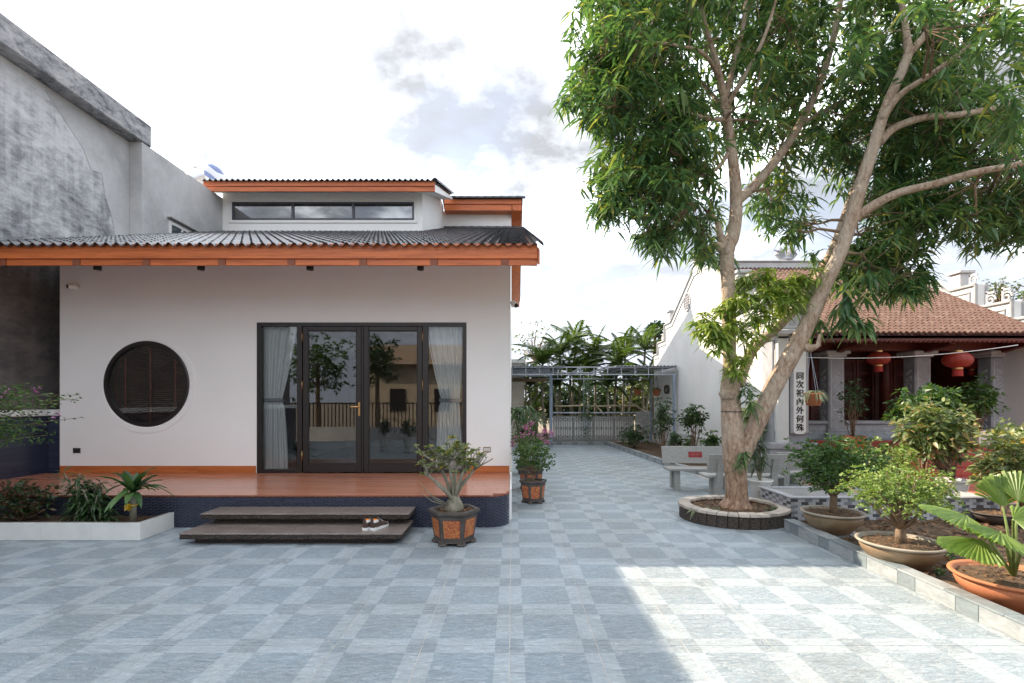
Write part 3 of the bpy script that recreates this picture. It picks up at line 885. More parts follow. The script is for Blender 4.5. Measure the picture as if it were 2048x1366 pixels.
# ================================================================== NEIGHBOUR
NX = -8.15; NR = NX - .28
nb = thing('neighbour_building', 'tall grey neighbouring building with stained mouldy render and a heavy roof beam', 'building', (-9, 10, 0))
MB().box(NX - 4.2, NR, -1.5, 11.0, 0, 7.38).build('stained_wall', M['weathered'], nb)
MB().bbox(NX - 4.3, NX + .02, -1.6, 11.27, 7.385, 7.86, .02).build('roof_beam', M['weathered_beam'], nb)
MB().box(NX - 4.1, NX - .004, 11.0, 24, 0, 7.38).build('rear_wall', M['cement'], nb)
pt = MB(); pts_ = []
# patch of fresh cement where the stained coat has fallen away
poly = [(10.995, 7.37), (8.9 + .25, 7.37), (9.0, 7.28), (9.35, 7.0), (9.8, 6.65), (10.0, 6.3), (10.25, 6.35), (10.35, 5.9), (10.5, 5.6), (10.6, 5.2), (10.72, 4.9), (10.8, 4.3), (10.995, 4.3)]
pt.prism(poly, lambda a, b, t: (t, a, b), NR + .0006, NR + .008); pt.build('bare_patch', M['cement'], nb)
wy0, wy1, wzb, wzt = 8.15 / ((1025 - 335) / 1000), 8.15 / ((1025 - 379) / 1000), 5.6, 6.05
wy0, wy1 = 11.85, 12.75
wzt = ZP(441, 11.85)
nw = thing('window', None, None); nw.parent = nb; nw.location = -wloc(nb)
fm = MB()
for (a, b, c, d) in ((wy0, wy1, wzt - .07, wzt), (wy0, wy1, wzt - .8, wzt - .74), (wy0, wy0 + .06, wzt - .739, wzt - .071), (wy1 - .06, wy1, wzt - .739, wzt - .071), ((wy0 + wy1) / 2 - .03, (wy0 + wy1) / 2 + .03, wzt - .739, wzt - .071)):
    fm.box(NX - .003, NX + .035, a, b, c, d)
fm.build('window_frame', M['white'], nw)
MB().box(NX + .002, NX + .008, wy0 + .06, wy1 - .06, wzt - .74, wzt - .07).build('pane', simple('dim_window_pane', (.05, .07, .08), .08, .1, 3, 0), nw)
MB().box(NX - .003, NX + .10, wy0 - .05, wy1 + .05, wzt + .06, wzt + .09).build('window_hood', M['conc'], nw)
# water tank
tk = thing('water_tank', 'steel water tank with blue printed end lying on the neighbouring roof', 'water tank', (-9.4, 15.3, 7.4))
a0 = Vector((XP(430, 15.2), 15.2, ZP(352, 15.2))); ax = Vector((-.9, .42, 0)).normalized()
pr = [(0.0, -.06), (.18, -.055), (.28, -.04), (.33, 0)] 
tb = MB(); body = [(.33, 0.0)]
for k in range(14): body += [(.335, .02 + k * .1), (.325, .045 + k * .1), (.325, .075 + k * .1), (.335, .1 + k * .1)]
body += [(.3, 1.46), (0.0, 1.5)]
mt = Matrix.Translation(a0) @ ax.to_track_quat('Z', 'Y').to_matrix().to_4x4()
def place(mb, mt): mb.v = [tuple(mt @ Vector(p)) for p in mb.v]; return mb
place(tb.lathe(body, 28), mt).build('tank_body', M['steel'], tk, smooth=True)
def tank_end():
    t = NT('tank_end_print'); v = t.coord()
    sp = t.n('ShaderNodeSeparateXYZ', {0: t.coord(world=True)})
    w = t.math('ADD', sp.outputs['Z'], t.math('MULTIPLY', sp.outputs['X'], .6))
    f = t.math('FRACT', t.math('MULTIPLY', t.math('ADD', w, t.math('MULTIPLY', t.noise(v, 1.5, 1), .3)), 2.6))
    return t.pbr(t.ramp(f, [(.0, (.22, .28, .50)), (.42, (.22, .28, .50)), (.46, (.70, .73, .78)), (1.0, (.8, .82, .85))]), .3)
place(MB().lathe([(0.0, -.05), (.2, -.045), (.3, -.02), (.337, .004)], 28), mt).build('printed_end', tank_end(), tk, smooth=True)
st = MB()
for k in (.25, 1.2):
    p = a0 + ax * k
    st.box(p.x - .04, p.x + .04, p.y - .3, p.y + .3, 7.38, p.z - .28)
st.build('tank_stand', M['galv'], tk)
place(MB().lathe([(.14, 0), (.16, .05), (.1, .09), (0, .1)], 14, (0, 0, 0)), Matrix.Translation(a0 + ax * .75 + Vector((0, 0, .32)))).build('tank_lid', M['steel'], tk)
# low blue boundary wall beside the porch with white coping
bw = thing('boundary_wall', 'low dark blue tiled wall with white coping beside the porch', 'wall', (NX, 7, 0))
wb = MB().box(NX - .278, NX, -1.4, 8.78, 0, 1.42).box(NX + .0006, -7.852, 8.78, 8.95, 0, 1.42)
wb.build('tiled_face', M['bluewall'], bw)
MB().bbox(NX - .277, NX + .06, -1.4, 8.755, 1.421, 1.53, .01).bbox(NX + .001, -7.853, 8.755, 8.96, 1.421, 1.53, .01).build('coping', M['white'], bw)
# ================================================================== ENTRY STEPS
for (z, y0, y1, lab) in ((.072, 5.79, 6.45, 'lower rough edged brown granite step slab in front of the porch'), (.212, 6.19, 6.62, 'upper rough edged brown granite step slab against the porch')):
    s_ = thing('step_slab', lab, 'step', (-2.58, y0, z), group='granite entrance steps')
    MB().bbox(-3.87, -1.28, y0 + .004, y1, z + .055, z + .07, .004).build('polished_top', M['granite'], s_)
    eb = MB(); nx_ = 130
    def ed(u0, u1):
        n = int((Vector(u1) - Vector(u0)).length / .02)
        nrm = Vector((u1[1] - u0[1], -(u1[0] - u0[0]), 0)).normalized()
        rows_ = []
        for j in range(5):
            zz = z + .054 - j * .0135
            rows_.append([Vector((u0[0] + (u1[0] - u0[0]) * i / n, u0[1] + (u1[1] - u0[1]) * i / n, zz)) + nrm * (-.006 * (j > 3) - .004 + rnd(-.012, .006) * (0 < j)) for i in range(n + 1)])
        for j in range(4):
            for i in range(n): eb.face([rows_[j + 1][i], rows_[j + 1][i + 1], rows_[j][i + 1], rows_[j][i]])
    ed((-3.865, y0 + .006), (-1.285, y0 + .006)); ed((-1.285, y0 + .006), (-1.285, y1)); ed((-3.865, y1), (-3.865, y0 + .006))
    eb.box(-3.85, -1.30, y0 + .03, y1 - .002, z, z + .054)
    eb.build('rough_edge', M['granite_rough'], s_)
    MB().box(-3.75, -1.42, y0 + .12, y1 - .01, z - .07 if z < .1 else z - .0695, z - .001).build('recessed_riser', M['granite_rough'], s_)
# ================================================================== LEFT PLANTER
lp = thing('corner_planter', 'low planter faced with white tiles beside the entrance steps', 'planter', (-5.6, 6.02, 0))
x = -8.1
LPH = .21
while x < -4.5:
    x1 = min(x + .605, -4.48)
    MB().bbox(x, x1 - .002, 6.02, 6.034, .002, LPH, .0015).build('white_tile', M['ceramic'], lp)
    x = x1
MB().bbox(-4.492, -4.48, 6.0345, 6.62, .002, LPH, .0015).build('white_tile', M['ceramic'], lp)
MB().box(-8.1, -4.4925, 6.0345, 6.09, 0, LPH - .004).box(-4.55, -4.4925, 6.0905, 6.62, 0, LPH - .004).build('planter_core', M['conc'], lp)
def soil_patch(mb, x0, x1, y0, y1, z, amp, step=.08):
    nx_ = max(2, int((x1 - x0) / step)); ny_ = max(2, int((y1 - y0) / step)); k = len(mb.v)
    for j in range(ny_ + 1):
        for i in range(nx_ + 1):
            xx = x0 + (x1 - x0) * i / nx_; yy = y0 + (y1 - y0) * j / ny_
            mb.v.append((xx, yy, z + amp * (noise.noise((xx * 2.1, yy * 2.1, 3.3)) + .5 * noise.noise((xx * 7, yy * 7, 1.3)))))
    for j in range(ny_):
        for i in range(nx_):
            a = k + j * (nx_ + 1) + i; mb.f.append((a, a + 1, a + nx_ + 2, a + nx_ + 1)); mb.m.append(0)
    return mb
soil_patch(MB(), -8.1, -4.552, 6.092, 6.615, LPH - .05, .012).build('soil', M['soil'], lp)

# ================================================================== GARDEN KERBS
kb = thing('garden_kerb', 'low grey tiled kerb along the flower bed at the right', 'kerb', (3.6, 5, 0))
def kerb_run(par, a, b, h, w=.13, first=0):
    a = Vector((a[0], a[1], 0)); b = Vector((b[0], b[1], 0)); d = (b - a); L = d.length; d.normalize(); s = 0; k = first
    ang = math.atan2(d.y, d.x)
    while s < L - .02:
        l = [.40, .20][k % 2]; l = min(l, L - s)
        me = MB().bbox(0, l - .003, -w, 0, .0, h - .018, .003).mesh('kerb_stone', M['kerb_light'] if k % 2 == 0 else M['kerb_dark'])
        inst('kerb_stone', me, par, a + d * s, (0, 0, ang))
        s += l; k += 1
    s = 0; k = 1
    while s < L - .02:
        l = min(.5, L - s)
        me = MB().bbox(0, l - .003, -w - .004, .006, h - .017, h, .003).mesh('kerb_capping', M['kerb_dark'] if k % 3 else M['kerb_light'])
        inst('kerb_capping', me, par, a + d * s, (0, 0, ang))
        s += l; k += 1
kerb_run(kb, (3.54, 1.6), (3.54, 6.52), .143)
kb2 = thing('garden_kerb', 'long low tiled kerb of the narrow bed below the temple wall', 'kerb', (3.7, 15, 0))
kerb_run(kb2, (4.35, 10.9), (3.95, 12.6), .13)
kerb_run(kb2, (3.95, 12.6), (3.57, 19.3), .13)
kerb_run(kb2, (5.4, 10.6), (4.37, 10.88), .13)
kb3 = thing('gate_sill', 'row of grey blue tiles along the foot of the white gate', 'kerb', (2.5, 19.3, 0))
kerb_run(kb3, (1.3, 19.3), (3.6, 19.3), .14)
# beds
gs = soil_patch(MB(), 3.675, 9.8, -1.0, 7.9, .05, .035, .12).build('garden_bed', M['soil']); tag(gs, kind='structure')
g2 = MB()
k = len(g2.v)
ny_ = 60
for j in range(ny_ + 1):
    yy = 10.7 + 8.7 * j / ny_
    xk = (4.35 - (yy - 10.9) * .235 if yy < 12.6 else 3.95 - (yy - 12.6) * .0567) + .12
    for i in range(9):
        xx = xk + (5.49 - xk) * i / 8
        g2.v.append((xx, yy, .075 + .02 * noise.noise((xx * 3, yy * 3, 0))))
for j in range(ny_):
    for i in range(8):
        a = k + j * 9 + i; g2.f.append((a, a + 1, a + 10, a + 9)); g2.m.append(0)
tag(g2.build('narrow_bed', M['soil']), kind='structure')
# red tiled forecourt of the temple
rc = MB().box(5.75, 14, 7.95, 10.2, -.04, .055).build('temple_forecourt', M['grout']); tag(rc, kind='structure')
ftm = MB().bbox(-.1985, .1985, -.1985, .1985, -.012, .004, .0015).mesh('forecourt_tile', simple('red_forecourt_tile', (.46, .15, .10), .5, .12, 3, .05, 30, rndobj=.08))
for i in range(18):
    for j in range(5):
        inst('forecourt_tile', ftm, rc, (5.98 + .4 * i, 8.17 + .4 * j, .062))

# ================================================================== POTTED PLANTS (builders)
def leafy(mb, c, rad, n, L, W, per=6, droop=.3, m=0, shell=.45, up=.25, zmin=-.9):
    """clusters of leaves spread through an ellipsoid"""
    ends = []
    for _ in range(n):
        d = rdir(zmin, 1); q = (rnd(shell, 1.0)) * (1 + .18 * noise.noise((d[0] * 2.3 + c[0], d[1] * 2.3, d[2] * 2.3 + c[2])) * 2)
        p = (c[0] + d[0] * rad[0] * q, c[1] + d[1] * rad[1] * q, c[2] + d[2] * rad[2] * q)
        ends.append(p)
        for k in range(per):
            e = rdir(-.6, .8); w = Vector((e[0] + d[0] * .5, e[1] + d[1] * .5, e[2] + d[2] * .4 + up)).normalized()
            u = Vector(rdir(.3, 1))
            mb.leaf((p[0] + e[0] * L * .2, p[1] + e[1] * L * .2, p[2] + e[2] * L * .2), w, u, L * rnd(.7, 1.2), W * rnd(.8, 1.2), droop * rnd(.3, 1.5), m)
    return ends
def stems(mb, base, ends, r0, n=10, seg=4, m=0, wig=.05):
    base = Vector(base)
    for e in random.sample(ends, min(n, len(ends))):
        e = Vector(e); pts = []; rs = []
        b = base + Vector((rnd(-r0, r0), rnd(-r0, r0), 0))
        for k in range(seg + 1):
            t = k / seg
            p = b.lerp(e, t); p.z = b.z + (e.z - b.z) * (t ** .85)
            q = 4 * t * (1 - t); p += Vector((rnd(-wig, wig) * q, rnd(-wig, wig) * q, 0))
            pts.append(p); rs.append(r0 * (1 - .8 * t))
        mb.tube(pts, rs, 5, m)
def litter(mb, cx_, cy_, z, r, n, L=.03):
    for _ in range(n):
        a = rnd(0, 2 * PI); q = r * math.sqrt(rnd(0, 1))
        mb.kite((cx_ + q * math.cos(a), cy_ + q * math.sin(a), z + rnd(0, .012)), rdir(-.15, .3), rdir(.5, 1), L * rnd(.6, 1.3), L * .5, 0)

def panel_mat(name):
    t = NT(name); v = t.coord()
    w = t.n('ShaderNodeTexVoronoi', {'Vector': v, 'Scale': 22.0}, feature='DISTANCE_TO_EDGE').outputs['Distance']
    n_ = t.noise(v, 16, 4, .6, 2.0)
    f = t.math('LESS_THAN', t.math('ABSOLUTE', t.math('SUBTRACT', n_, .5)), .035)
    col = t.mix(f, t.ramp(n_, [(.3, (.24, .035, .022)), (.7, (.42, .085, .045))]), (.55, .24, .06))
    return t.pbr(col, .5, t.bump(n_, .4, .006))
M['potpanel'] = panel_mat('painted_pot_panel')
def hexpot(par, c, R0, H, rot):
    c = Vector(c)
    z = c.z
    prof = [(R0 * .78, .055), (R0 * .80, H * .18), (R0 * .93, H * .80), (R0 * .90, H * .86)]
    MB().lathe([(R0 * .70, .05)] + prof + [(R0 * .78, H * .86), (R0 * .70, H * .7)], 6, c, 0, rot).build('pot_body', M['darkclay'], par)
    rim = MB().lathe([(R0 * .80, H * .84), (R0 * .93, H * .845), (R0 * 1.04, H * .93), (R0 * 1.04, H * .995), (R0 * .99, H), (R0 * .86, H), (R0 * .82, H * .95), (R0 * .80, H * .84)], 6, c, 0, rot)
    rim.build('pot_rim', M['darkclay'], par)
    ft = MB()
    ft.lathe([(R0 * .80, .03), (R0 * .84, .035), (R0 * .84, .052), (R0 * .74, .058)], 6, c, 0, rot)
    for k in range(6):
        a = rot + k * PI / 3
        ft.lathe([(R0 * .17, 0), (R0 * .2, .012), (R0 * .17, .033)], 8, (c.x + R0 * .70 * math.cos(a), c.y + R0 * .70 * math.sin(a), z))
    ft.build('pot_foot', M['darkclay'], par)
    for k in range(6):
        a0, a1 = rot + k * PI / 3, rot + (k + 1) * PI / 3
        def pt_(u, v):
            r = R0 * (.80 + .13 * (v - .18) / .62); p0 = Vector((math.cos(a0), math.sin(a0), 0)) * r; p1 = Vector((math.cos(a1), math.sin(a1), 0)) * r
            nrm = Vector((math.cos((a0 + a1) / 2), math.sin((a0 + a1) / 2), 0))
            return c + p0.lerp(p1, u) + nrm * .004 + Vector((0, 0, H * v))
        q = [pt_(.14, .24), pt_(.86, .24), pt_(.86, .76), pt_(.14, .76)]
        nrm = Vector((math.cos((a0 + a1) / 2), math.sin((a0 + a1) / 2), 0)) * .007
        pm = MB(); pm.face(q); 
        for i in range(4): pm.face([q[i] - nrm, q[(i + 1) % 4] - nrm, q[(i + 1) % 4], q[i]])
        pm.build('painted_panel', M['potpanel'], par)
    sm = MB().lathe([(0.001, H * .93), (R0 * .5, H * .925), (R0 * .84, H * .90), (R0 * .80, H * .86)], 12, c, 0, rot); litter(sm, c.x, c.y, z + H * .93, R0 * .75, 160, .04)
    sm.m = [0] * (len(sm.m) - 320) + [1] * 320
    sm.build('soil', [M['soil'], M['litter']], par)
def bowl(par, c, R0, H, mbody, mrim, sx=1.0, sy=1.0, foot=True):
    c = Vector(c)
    MB().lathe([(R0 * .50, 0), (R0 * .56, .01), (R0 * .60, .03), (R0 * .72, H * .3), (R0 * .86, H * .55), (R0 * .90, H * .72), (R0 * .90, H * .86), (R0 * .8, H * .86)], 40, c, 0, 0, sx, sy).build('pot_body', mbody, par, smooth=True)
    MB().lathe([(R0 * .86, H * .84), (R0 * .97, H * .90), (R0 * 1.0, H * .95), (R0 * .99, H), (R0 * .93, H * 1.0), (R0 * .88, H * .95), (R0 * .86, H * .80)], 40, c, 0, 0, sx, sy).build('pot_rim', mrim, par, smooth=True)
    sm = MB().lathe([(0.001, H * .93), (R0 * .5, H * .92), (R0 * .885, H * .86)], 30, c, 0, 0, sx, sy); n0 = len(sm.f)
    litter(sm, c.x, c.y, c.z + H * .93, R0 * .8, int(500 * R0), .03)
    sm.m = [0] * n0 + [1] * (len(sm.f) - n0)
    sm.build('soil', [M['soil'], M['litter']], par)
def vase(par, c, R0, H, mat_, n=28):
    MB().lathe([(R0 * .62, 0), (R0 * .70, .02), (R0 * .70, .05), (R0 * .6, .09), (R0 * .70, H * .35), (R0 * .86, H * .8), (R0 * .94, H * .92), (R0 * 1.0, H * .95), (R0 * 1.0, H), (R0 * .88, H), (R0 * .85, H * .9)], n, c).build('pot_body', mat_, par, smooth=True)
    MB().lathe([(0.001, H * .92), (R0 * .87, H * .9)], 20, c).build('soil', M['soil'], par)

# ---- adenium in the hexagonal pot before the porch
c = Vector((XP(908, 5.97), 5.97, 0)); H = .40
ad = thing('potted_adenium', 'desert rose with bare grey branches in a hexagonal red panelled pot by the steps', 'potted plant', c)
hexpot(ad, c, .30, H, 0.0)
am = MB(); lm = MB()
b0 = c + Vector((0, 0, H * .9))
am.lathe([(.10, 0), (.115, .03), (.10, .09), (.07, .15), (.05, .2)], 12, b0, mod=lambda t: 1 + .16 * math.sin(3 * t) + .08 * math.sin(7 * t))
tips = [(832, 893), (858, 893), (862, 905), (893, 888), (905, 875), (917, 884), (932, 890), (940, 903), (868, 915), (880, 918), (952, 900), (968, 912), (985, 918), (962, 908), (845, 922), (900, 905), (915, 915), (925, 925), (890, 935), (870, 940), (935, 940), (945, 928), (848, 948), (910, 945), (975, 905), (958, 895), (885, 900), (920, 900)]
mains = []
for (px, py, dy_) in ((856, 950, -.05), (880, 930, .1), (898, 925, -.12), (915, 925, .12), (930, 935, -.05), (948, 940, .05), (872, 968, -.15), (925, 960, .15)):
    e = P(px, py, 5.9 + dy_); s0 = b0 + Vector((rnd(-.05, .05), rnd(-.04, .04), rnd(.06, .14)))
    mid = s0.lerp(e, .5) + Vector(((s0.x - e.x) * .12, 0, .0))
    am.tube([s0, mid, e], [.030, .022, .014], 7); mains += [e, mid.lerp(e, .5)]
for (px, py) in tips:
    yy = 5.9 + rnd(-.26, .2); e = P(px, py, yy); s0 = min(mains, key=lambda q: (q - e).length)
    mid = s0.lerp(e, .5) + Vector((rnd(-.03, .03), rnd(-.03, .03), rnd(-.03, .0)))
    am.tube([s0, mid, e], [.012, .009, .006], 6)
    sub = [e]
    for _ in range(2):
        q = mid + Vector((rnd(-.09, .09), rnd(-.08, .08), rnd(.03, .11))); am.tube([s0.lerp(mid, rnd(.5, 1)), mid.lerp(q, .5) + Vector((rnd(-.015, .015), 0, -.01)), q], [.008, .006, .004], 5); sub.append(q)
    for q in sub:
        if px > 948 and random.random() < .7:
            for _ in range(3): lm.leaf(q, Vector(rdir(.0, .9)), rdir(.4, 1), .03, .012, .1)
            continue
        for _ in range(int(rnd(9, 14))):
            lm.leaf(q, Vector(rdir(-.25, .8)), rdir(.5, 1), rnd(.05, .085), rnd(.022, .032), .25)
for (px, py) in ((840, 965), (905, 980), (845, 975), (835, 980)):
    e = P(px, py, 5.75); am.tube([b0 + Vector((0, 0, .05)), b0.lerp(e, .6) + Vector((0, 0, -.03)), e], [.008, .005, .003], 5)
am.build('branches', M['greystem'], ad, smooth=True); lm.build('leaves', M['leaf_olive'], ad)
def bush_plant(name, label, cat, loc, crown_c, rad, n, L, W, mat_, per=6, r0=.014, nst=10, base_z=None, droop=.3, stem_mat='twig', group=None, shell=.4, wig=.05, trunk=None):
    t = thing(name, label, cat, loc, group=group)
    lm = MB(); ends = leafy(lm, crown_c, rad, n, L, W, per, droop, shell=shell)
    sm = MB()
    b = Vector(loc) + Vector((0, 0, base_z or 0))
    if trunk:
        h, r1 = trunk; top = Vector((b.x, b.y, b.z + h))
        for k in range(4):
            o = Vector((rnd(-1, 1), rnd(-1, 1), 0)) * r1 * .6
            sm.tube([b + o, b.lerp(top, .5) + o * .8 + Vector((rnd(-.01, .01), 0, 0)), top + o], [r1 * .62, r1 * .5, r1 * .5], 7)
        b = top
    stems(sm, b, ends, r0, nst, 4, wig=wig)
    sm.build('stems', M[stem_mat], t, smooth=True)
    lm.build('foliage', mat_, t)
    return t
# ---- lane pots beside the house
c = Vector((XP(1066, 8.36), 8.3, 0)); H = .376
t = bush_plant('potted_shrub', 'leafy green shrub in the front hexagonal pot on the lane', 'potted plant', c, P(1066, 915, 8.3), (.36, .30, .24), 190, .055, .026, M['leaf_mid'], 7, .012, 12, H * .9, trunk=(.12, .03))
hexpot(t, c, .225, H, R(10))
c = Vector((XP(1062, 9.6), 9.6, 0))
t = bush_plant('potted_bougainvillea', 'pink flowering bougainvillea in a pot behind the green shrub on the lane', 'potted plant', c, P(1062, 885, 9.6), (.42, .34, .2), 120, .05, .026, M['leaf_mid'], 6, .012, 12, .34)
hexpot(t, c, .24, .38, R(0))
fm = MB()
for (px, py, r_) in ((1055, 855, .09), (1063, 847, .06), (1042, 872, .10), (1080, 873, .10), (1104, 868, .09), (1030, 880, .09), (1095, 885, .08), (1060, 870, .12), (1072, 895, .1), (1022, 890, .08), (1088, 862, .07)):
    for _ in range(44):
        q = Vector(rdir()) * r_ * rnd(.3, 1) + P(px, py, 9.55)
        fm.leaf(q, Vector(rdir(-.3, .9)), rdir(.2, 1), .035, .024, .1)
fm.build('flowers', M['pink'], t, kind='stuff')
# clump of strappy foliage against the side wall further back
c = Vector((XP(1048, 11.6), 11.6, 0))
t = thing('potted_lady_palm', 'bushy strap leaved plant in a dark pot against the house side', 'potted plant', c)
lm = MB(); sm = MB()
for k in range(26):
    top = c + Vector((rnd(-.25, .3), rnd(-.3, .3), rnd(.9, 1.6))); sm.tube([c + Vector((rnd(-.08, .08), rnd(-.08, .08), .2)), c.lerp(top, .6), top], [.012, .01, .008], 5)
    for i in range(11):
        a = rnd(0, 2 * PI); lm.leaf(top, Vector((math.cos(a), math.sin(a), rnd(.1, .9))).normalized(), (0, 0, 1), rnd(.3, .5), .035, rnd(.5, 1.0))
vase(t, c, .2, .3, M['darkclay']); sm.build('stems', M['greenstem'], t); lm.build('foliage', M['strap'], t)

# ---- plants in the white planter
SZ = .16
t = bush_plant('croton_shrub', 'dark reddish croton shrub at the left end of the white planter', 'shrub', (XP(40, 6.35), 6.35, SZ), P(40, 1006, 6.35), (.42, .22, .26), 150, .075, .03, M['croton'], 7, .012, 12)
t = thing('bushy_dracaena', 'dense dark green dracaena clump in the middle of the white planter', 'plant', (XP(165, 6.35), 6.35, SZ))
lm = MB(); sm = MB()
for k in range(20):
    bx = P(rnd(135, 205), 1035, 6.35 + rnd(-.12, .15)); bx.z = SZ
    top = P(rnd(128, 205), rnd(945, 1015), bx.y)
    sm.tube([bx, bx.lerp(top, .6), top], [.012, .01, .008], 5)
    for i in range(40):
        a = rnd(0, 2 * PI); q = bx.lerp(top, rnd(.2, 1.05)); lm.leaf(q, Vector((math.cos(a), math.sin(a), rnd(.0, 1.3))).normalized(), (0, 0, 1), rnd(.14, .24), .026, rnd(.3, .9))
sm.build('stems', M['greystem'], t); lm.build('foliage', M['leaf_dark'], t)
for (px, py, lab) in ((222, 1015, 'small dark dracaena seedling beside the dracaena clump'), (205, 1035, 'low striped lily hugging the planter rim')):
    t = thing('small_plant', lab, 'plant', P(px, 1038, 6.3)); t.location.z = SZ
    lm = MB(); b = Vector(t.location)
    for i in range(26):
        a = rnd(0, 2 * PI); lm.leaf(b + Vector((0, 0, rnd(0, .12 if py < 1020 else .03))), Vector((math.cos(a), math.sin(a), rnd(.1, 1.2))).normalized(), (0, 0, 1), rnd(.12, .24), .024, rnd(.4, .9))
    lm.build('leaves', M['leaf_dark'] if py < 1020 else M['strap'], t)
b = Vector((XP(266, 6.3), 6.3, SZ))
t = thing('corn_plant', 'corn plant with a bare cane tied by a yellow ribbon in the white planter', 'plant', b)
top = P(266, 985, 6.3)
MB().tube([b, b.lerp(top, .5) + Vector((.004, 0, 0)), top], [.040, .036, .034], 10).build('cane', M['greystem'], t, smooth=True)
lm = MB()
for i in range(30):
    a = i * 2.4 + rnd(-.2, .2); e = rnd(.15, 1.3) if i < 20 else rnd(1.2, 2.6)
    q = top + Vector((0, 0, rnd(-.02, .12)))
    d = Vector((math.cos(a), math.sin(a), e)).normalized(); L = rnd(.36, .58); pts = []
    # long arching leaf in four folded segments
    sd = d.cross(Vector((0, 0, 1))).normalized()
    k = len(lm.v); N = 7
    for j in range(N + 1):
        u = j / N; w = .042 * math.sin(PI * min(1, u * .9 + .12)) ** .7 * (1 if u < .98 else .1)
        cpt = q + d * L * u - Vector((0, 0, .55 * L * u * u * (1.2 - d.z * .7)))
        lm.v += [tuple(cpt - sd * w), tuple(cpt - Vector((0, 0, .010))), tuple(cpt + sd * w)]
    for j in range(N):
        for z_ in (0, 1):
            o = k + 3 * j + z_; lm.f.append((o, o + 1, o + 4, o + 3)); lm.m.append(0)
lm.build('leaves', M['strap'], t, smooth=True)
rbm = MB(); rc_ = P(265, 1010, 6.3)
rbm.tube([(rc_.x + .046 * math.cos(a), rc_.y + .046 * math.sin(a), rc_.z) for a in [2 * PI * k / 12 for k in range(13)]], .012, 5)
for k in range(10): rbm.leaf((rc_.x + rnd(-.03, .03), rc_.y - .05, rc_.z), Vector((rnd(-1, 1), -.4, rnd(-.9, .7))).normalized(), (0, -1, .2), .06, .035, .2)
rbm.build('ribbon', simple('yellow_ribbon', (.62, .38, .02), .4, .15, 20, .1, 40), t)
# bougainvillea spray leaning in from the left
b = Vector((-7.0, 6.3, SZ))
t = thing('bougainvillea', 'bougainvillea with long thin arching sprays and few pink flowers at the left edge', 'plant', b)
sm = MB(); lm = MB(); fm = MB()
crown = []
for (px, py) in ((160, 790), (158, 800), (163, 835), (140, 797), (120, 805), (60, 780), (30, 780), (50, 830), (85, 850), (100, 815), (70, 800), (20, 800), (10, 845), (40, 860), (-30, 800), (-60, 830), (60, 865), (95, 870)):
    e = P(px, py, 6.1 + rnd(-.25, .25)); mid = b.lerp(e, .5); mid.z = e.z - .05 + rnd(-.1, .05); mid.x = b.x + (e.x - b.x) * .35
    pts = [b, Vector((b.x + rnd(-.1, .1), b.y, .9)), mid, e]; sm.tube(pts, [.014, .009, .004, .002], 5)
    for k in range(150 if px < 110 else 34):
        u = rnd(.0, 1); q = mid.lerp(e, u) + Vector((rnd(-.07, .07), rnd(-.1, .1), rnd(-.07, .07))) * (1.3 if px < 110 else .35)
        lm.leaf(q, Vector(rdir(-.4, .6)), rdir(.3, 1), rnd(.03, .05), .022, .2)
for (px, py) in ((10, 788), (14, 783), (72, 778), (113, 832), (5, 792)):
    for k in range(12): fm.leaf(P(px, py, 6.1) + Vector(rdir()) * .03, Vector(rdir()), rdir(), .032, .024, .1)
sm.build('stems', M['twig'], t); lm.build('foliage', M['leaf_mid'], t); fm.build('flowers', M['pink'], t, kind='stuff')

# ================================================================== CIRCULAR TREE BED
TC = Vector((3.16, 7.18, 0)); TR = .72; TH = .20
tb_ = thing('tree_ring', 'oval planting ring of brown granite blocks topped with pale bricks round the tree', 'planter', TC)
nb_ = 34
def oval(a, r): return Vector((TC.x + r * 1.02 * math.cos(a), TC.y + r * .95 * math.sin(a), 0))
for k in range(nb_):
    a0, a1 = 2 * PI * k / nb_, 2 * PI * (k + 1) / nb_ - .014
    for nm, r0_, r1_, z0, z1, mm in (('granite_block', TR - .12, TR, .001, TH - .035, M['granite_rough']), ('capping_brick', TR - .145 + rnd(-.006, .006), TR + .012 + rnd(-.006, .006), TH - .034, TH + rnd(-.004, .004), None)):
        mb = MB(); i0, o0, o1, i1 = oval(a0, r0_), oval(a0, r1_), oval(a1, r1_), oval(a1, r0_)
        q = [i0, o0, o1, i1]; up0, up1 = Vector((0, 0, z0)), Vector((0, 0, z1))
        mb.face([p + up1 for p in q]); 
        for i in range(4): mb.face([q[i] + up0, q[(i + 1) % 4] + up0, q[(i + 1) % 4] + up1, q[i] + up1])
        mb.build(nm, mm or M['capbrick'] if 'capbrick' in M or mm else M['stonelt'], tb_)
sm = MB()
for k in range(40):
    a0, a1 = 2 * PI * k / 40, 2 * PI * (k + 1) / 40
    sm.face([(TC.x, TC.y, .17), oval(a0, TR - .1) + Vector((0, 0, .145)), oval(a1, TR - .1) + Vector((0, 0, .145))])
n0 = len(sm.f); litter(sm, TC.x, TC.y, .158, .6, 420, .05); sm.m = [0] * n0 + [1] * (len(sm.f) - n0)
sm.build('soil', [M['soil'], M['litter']], tb_)
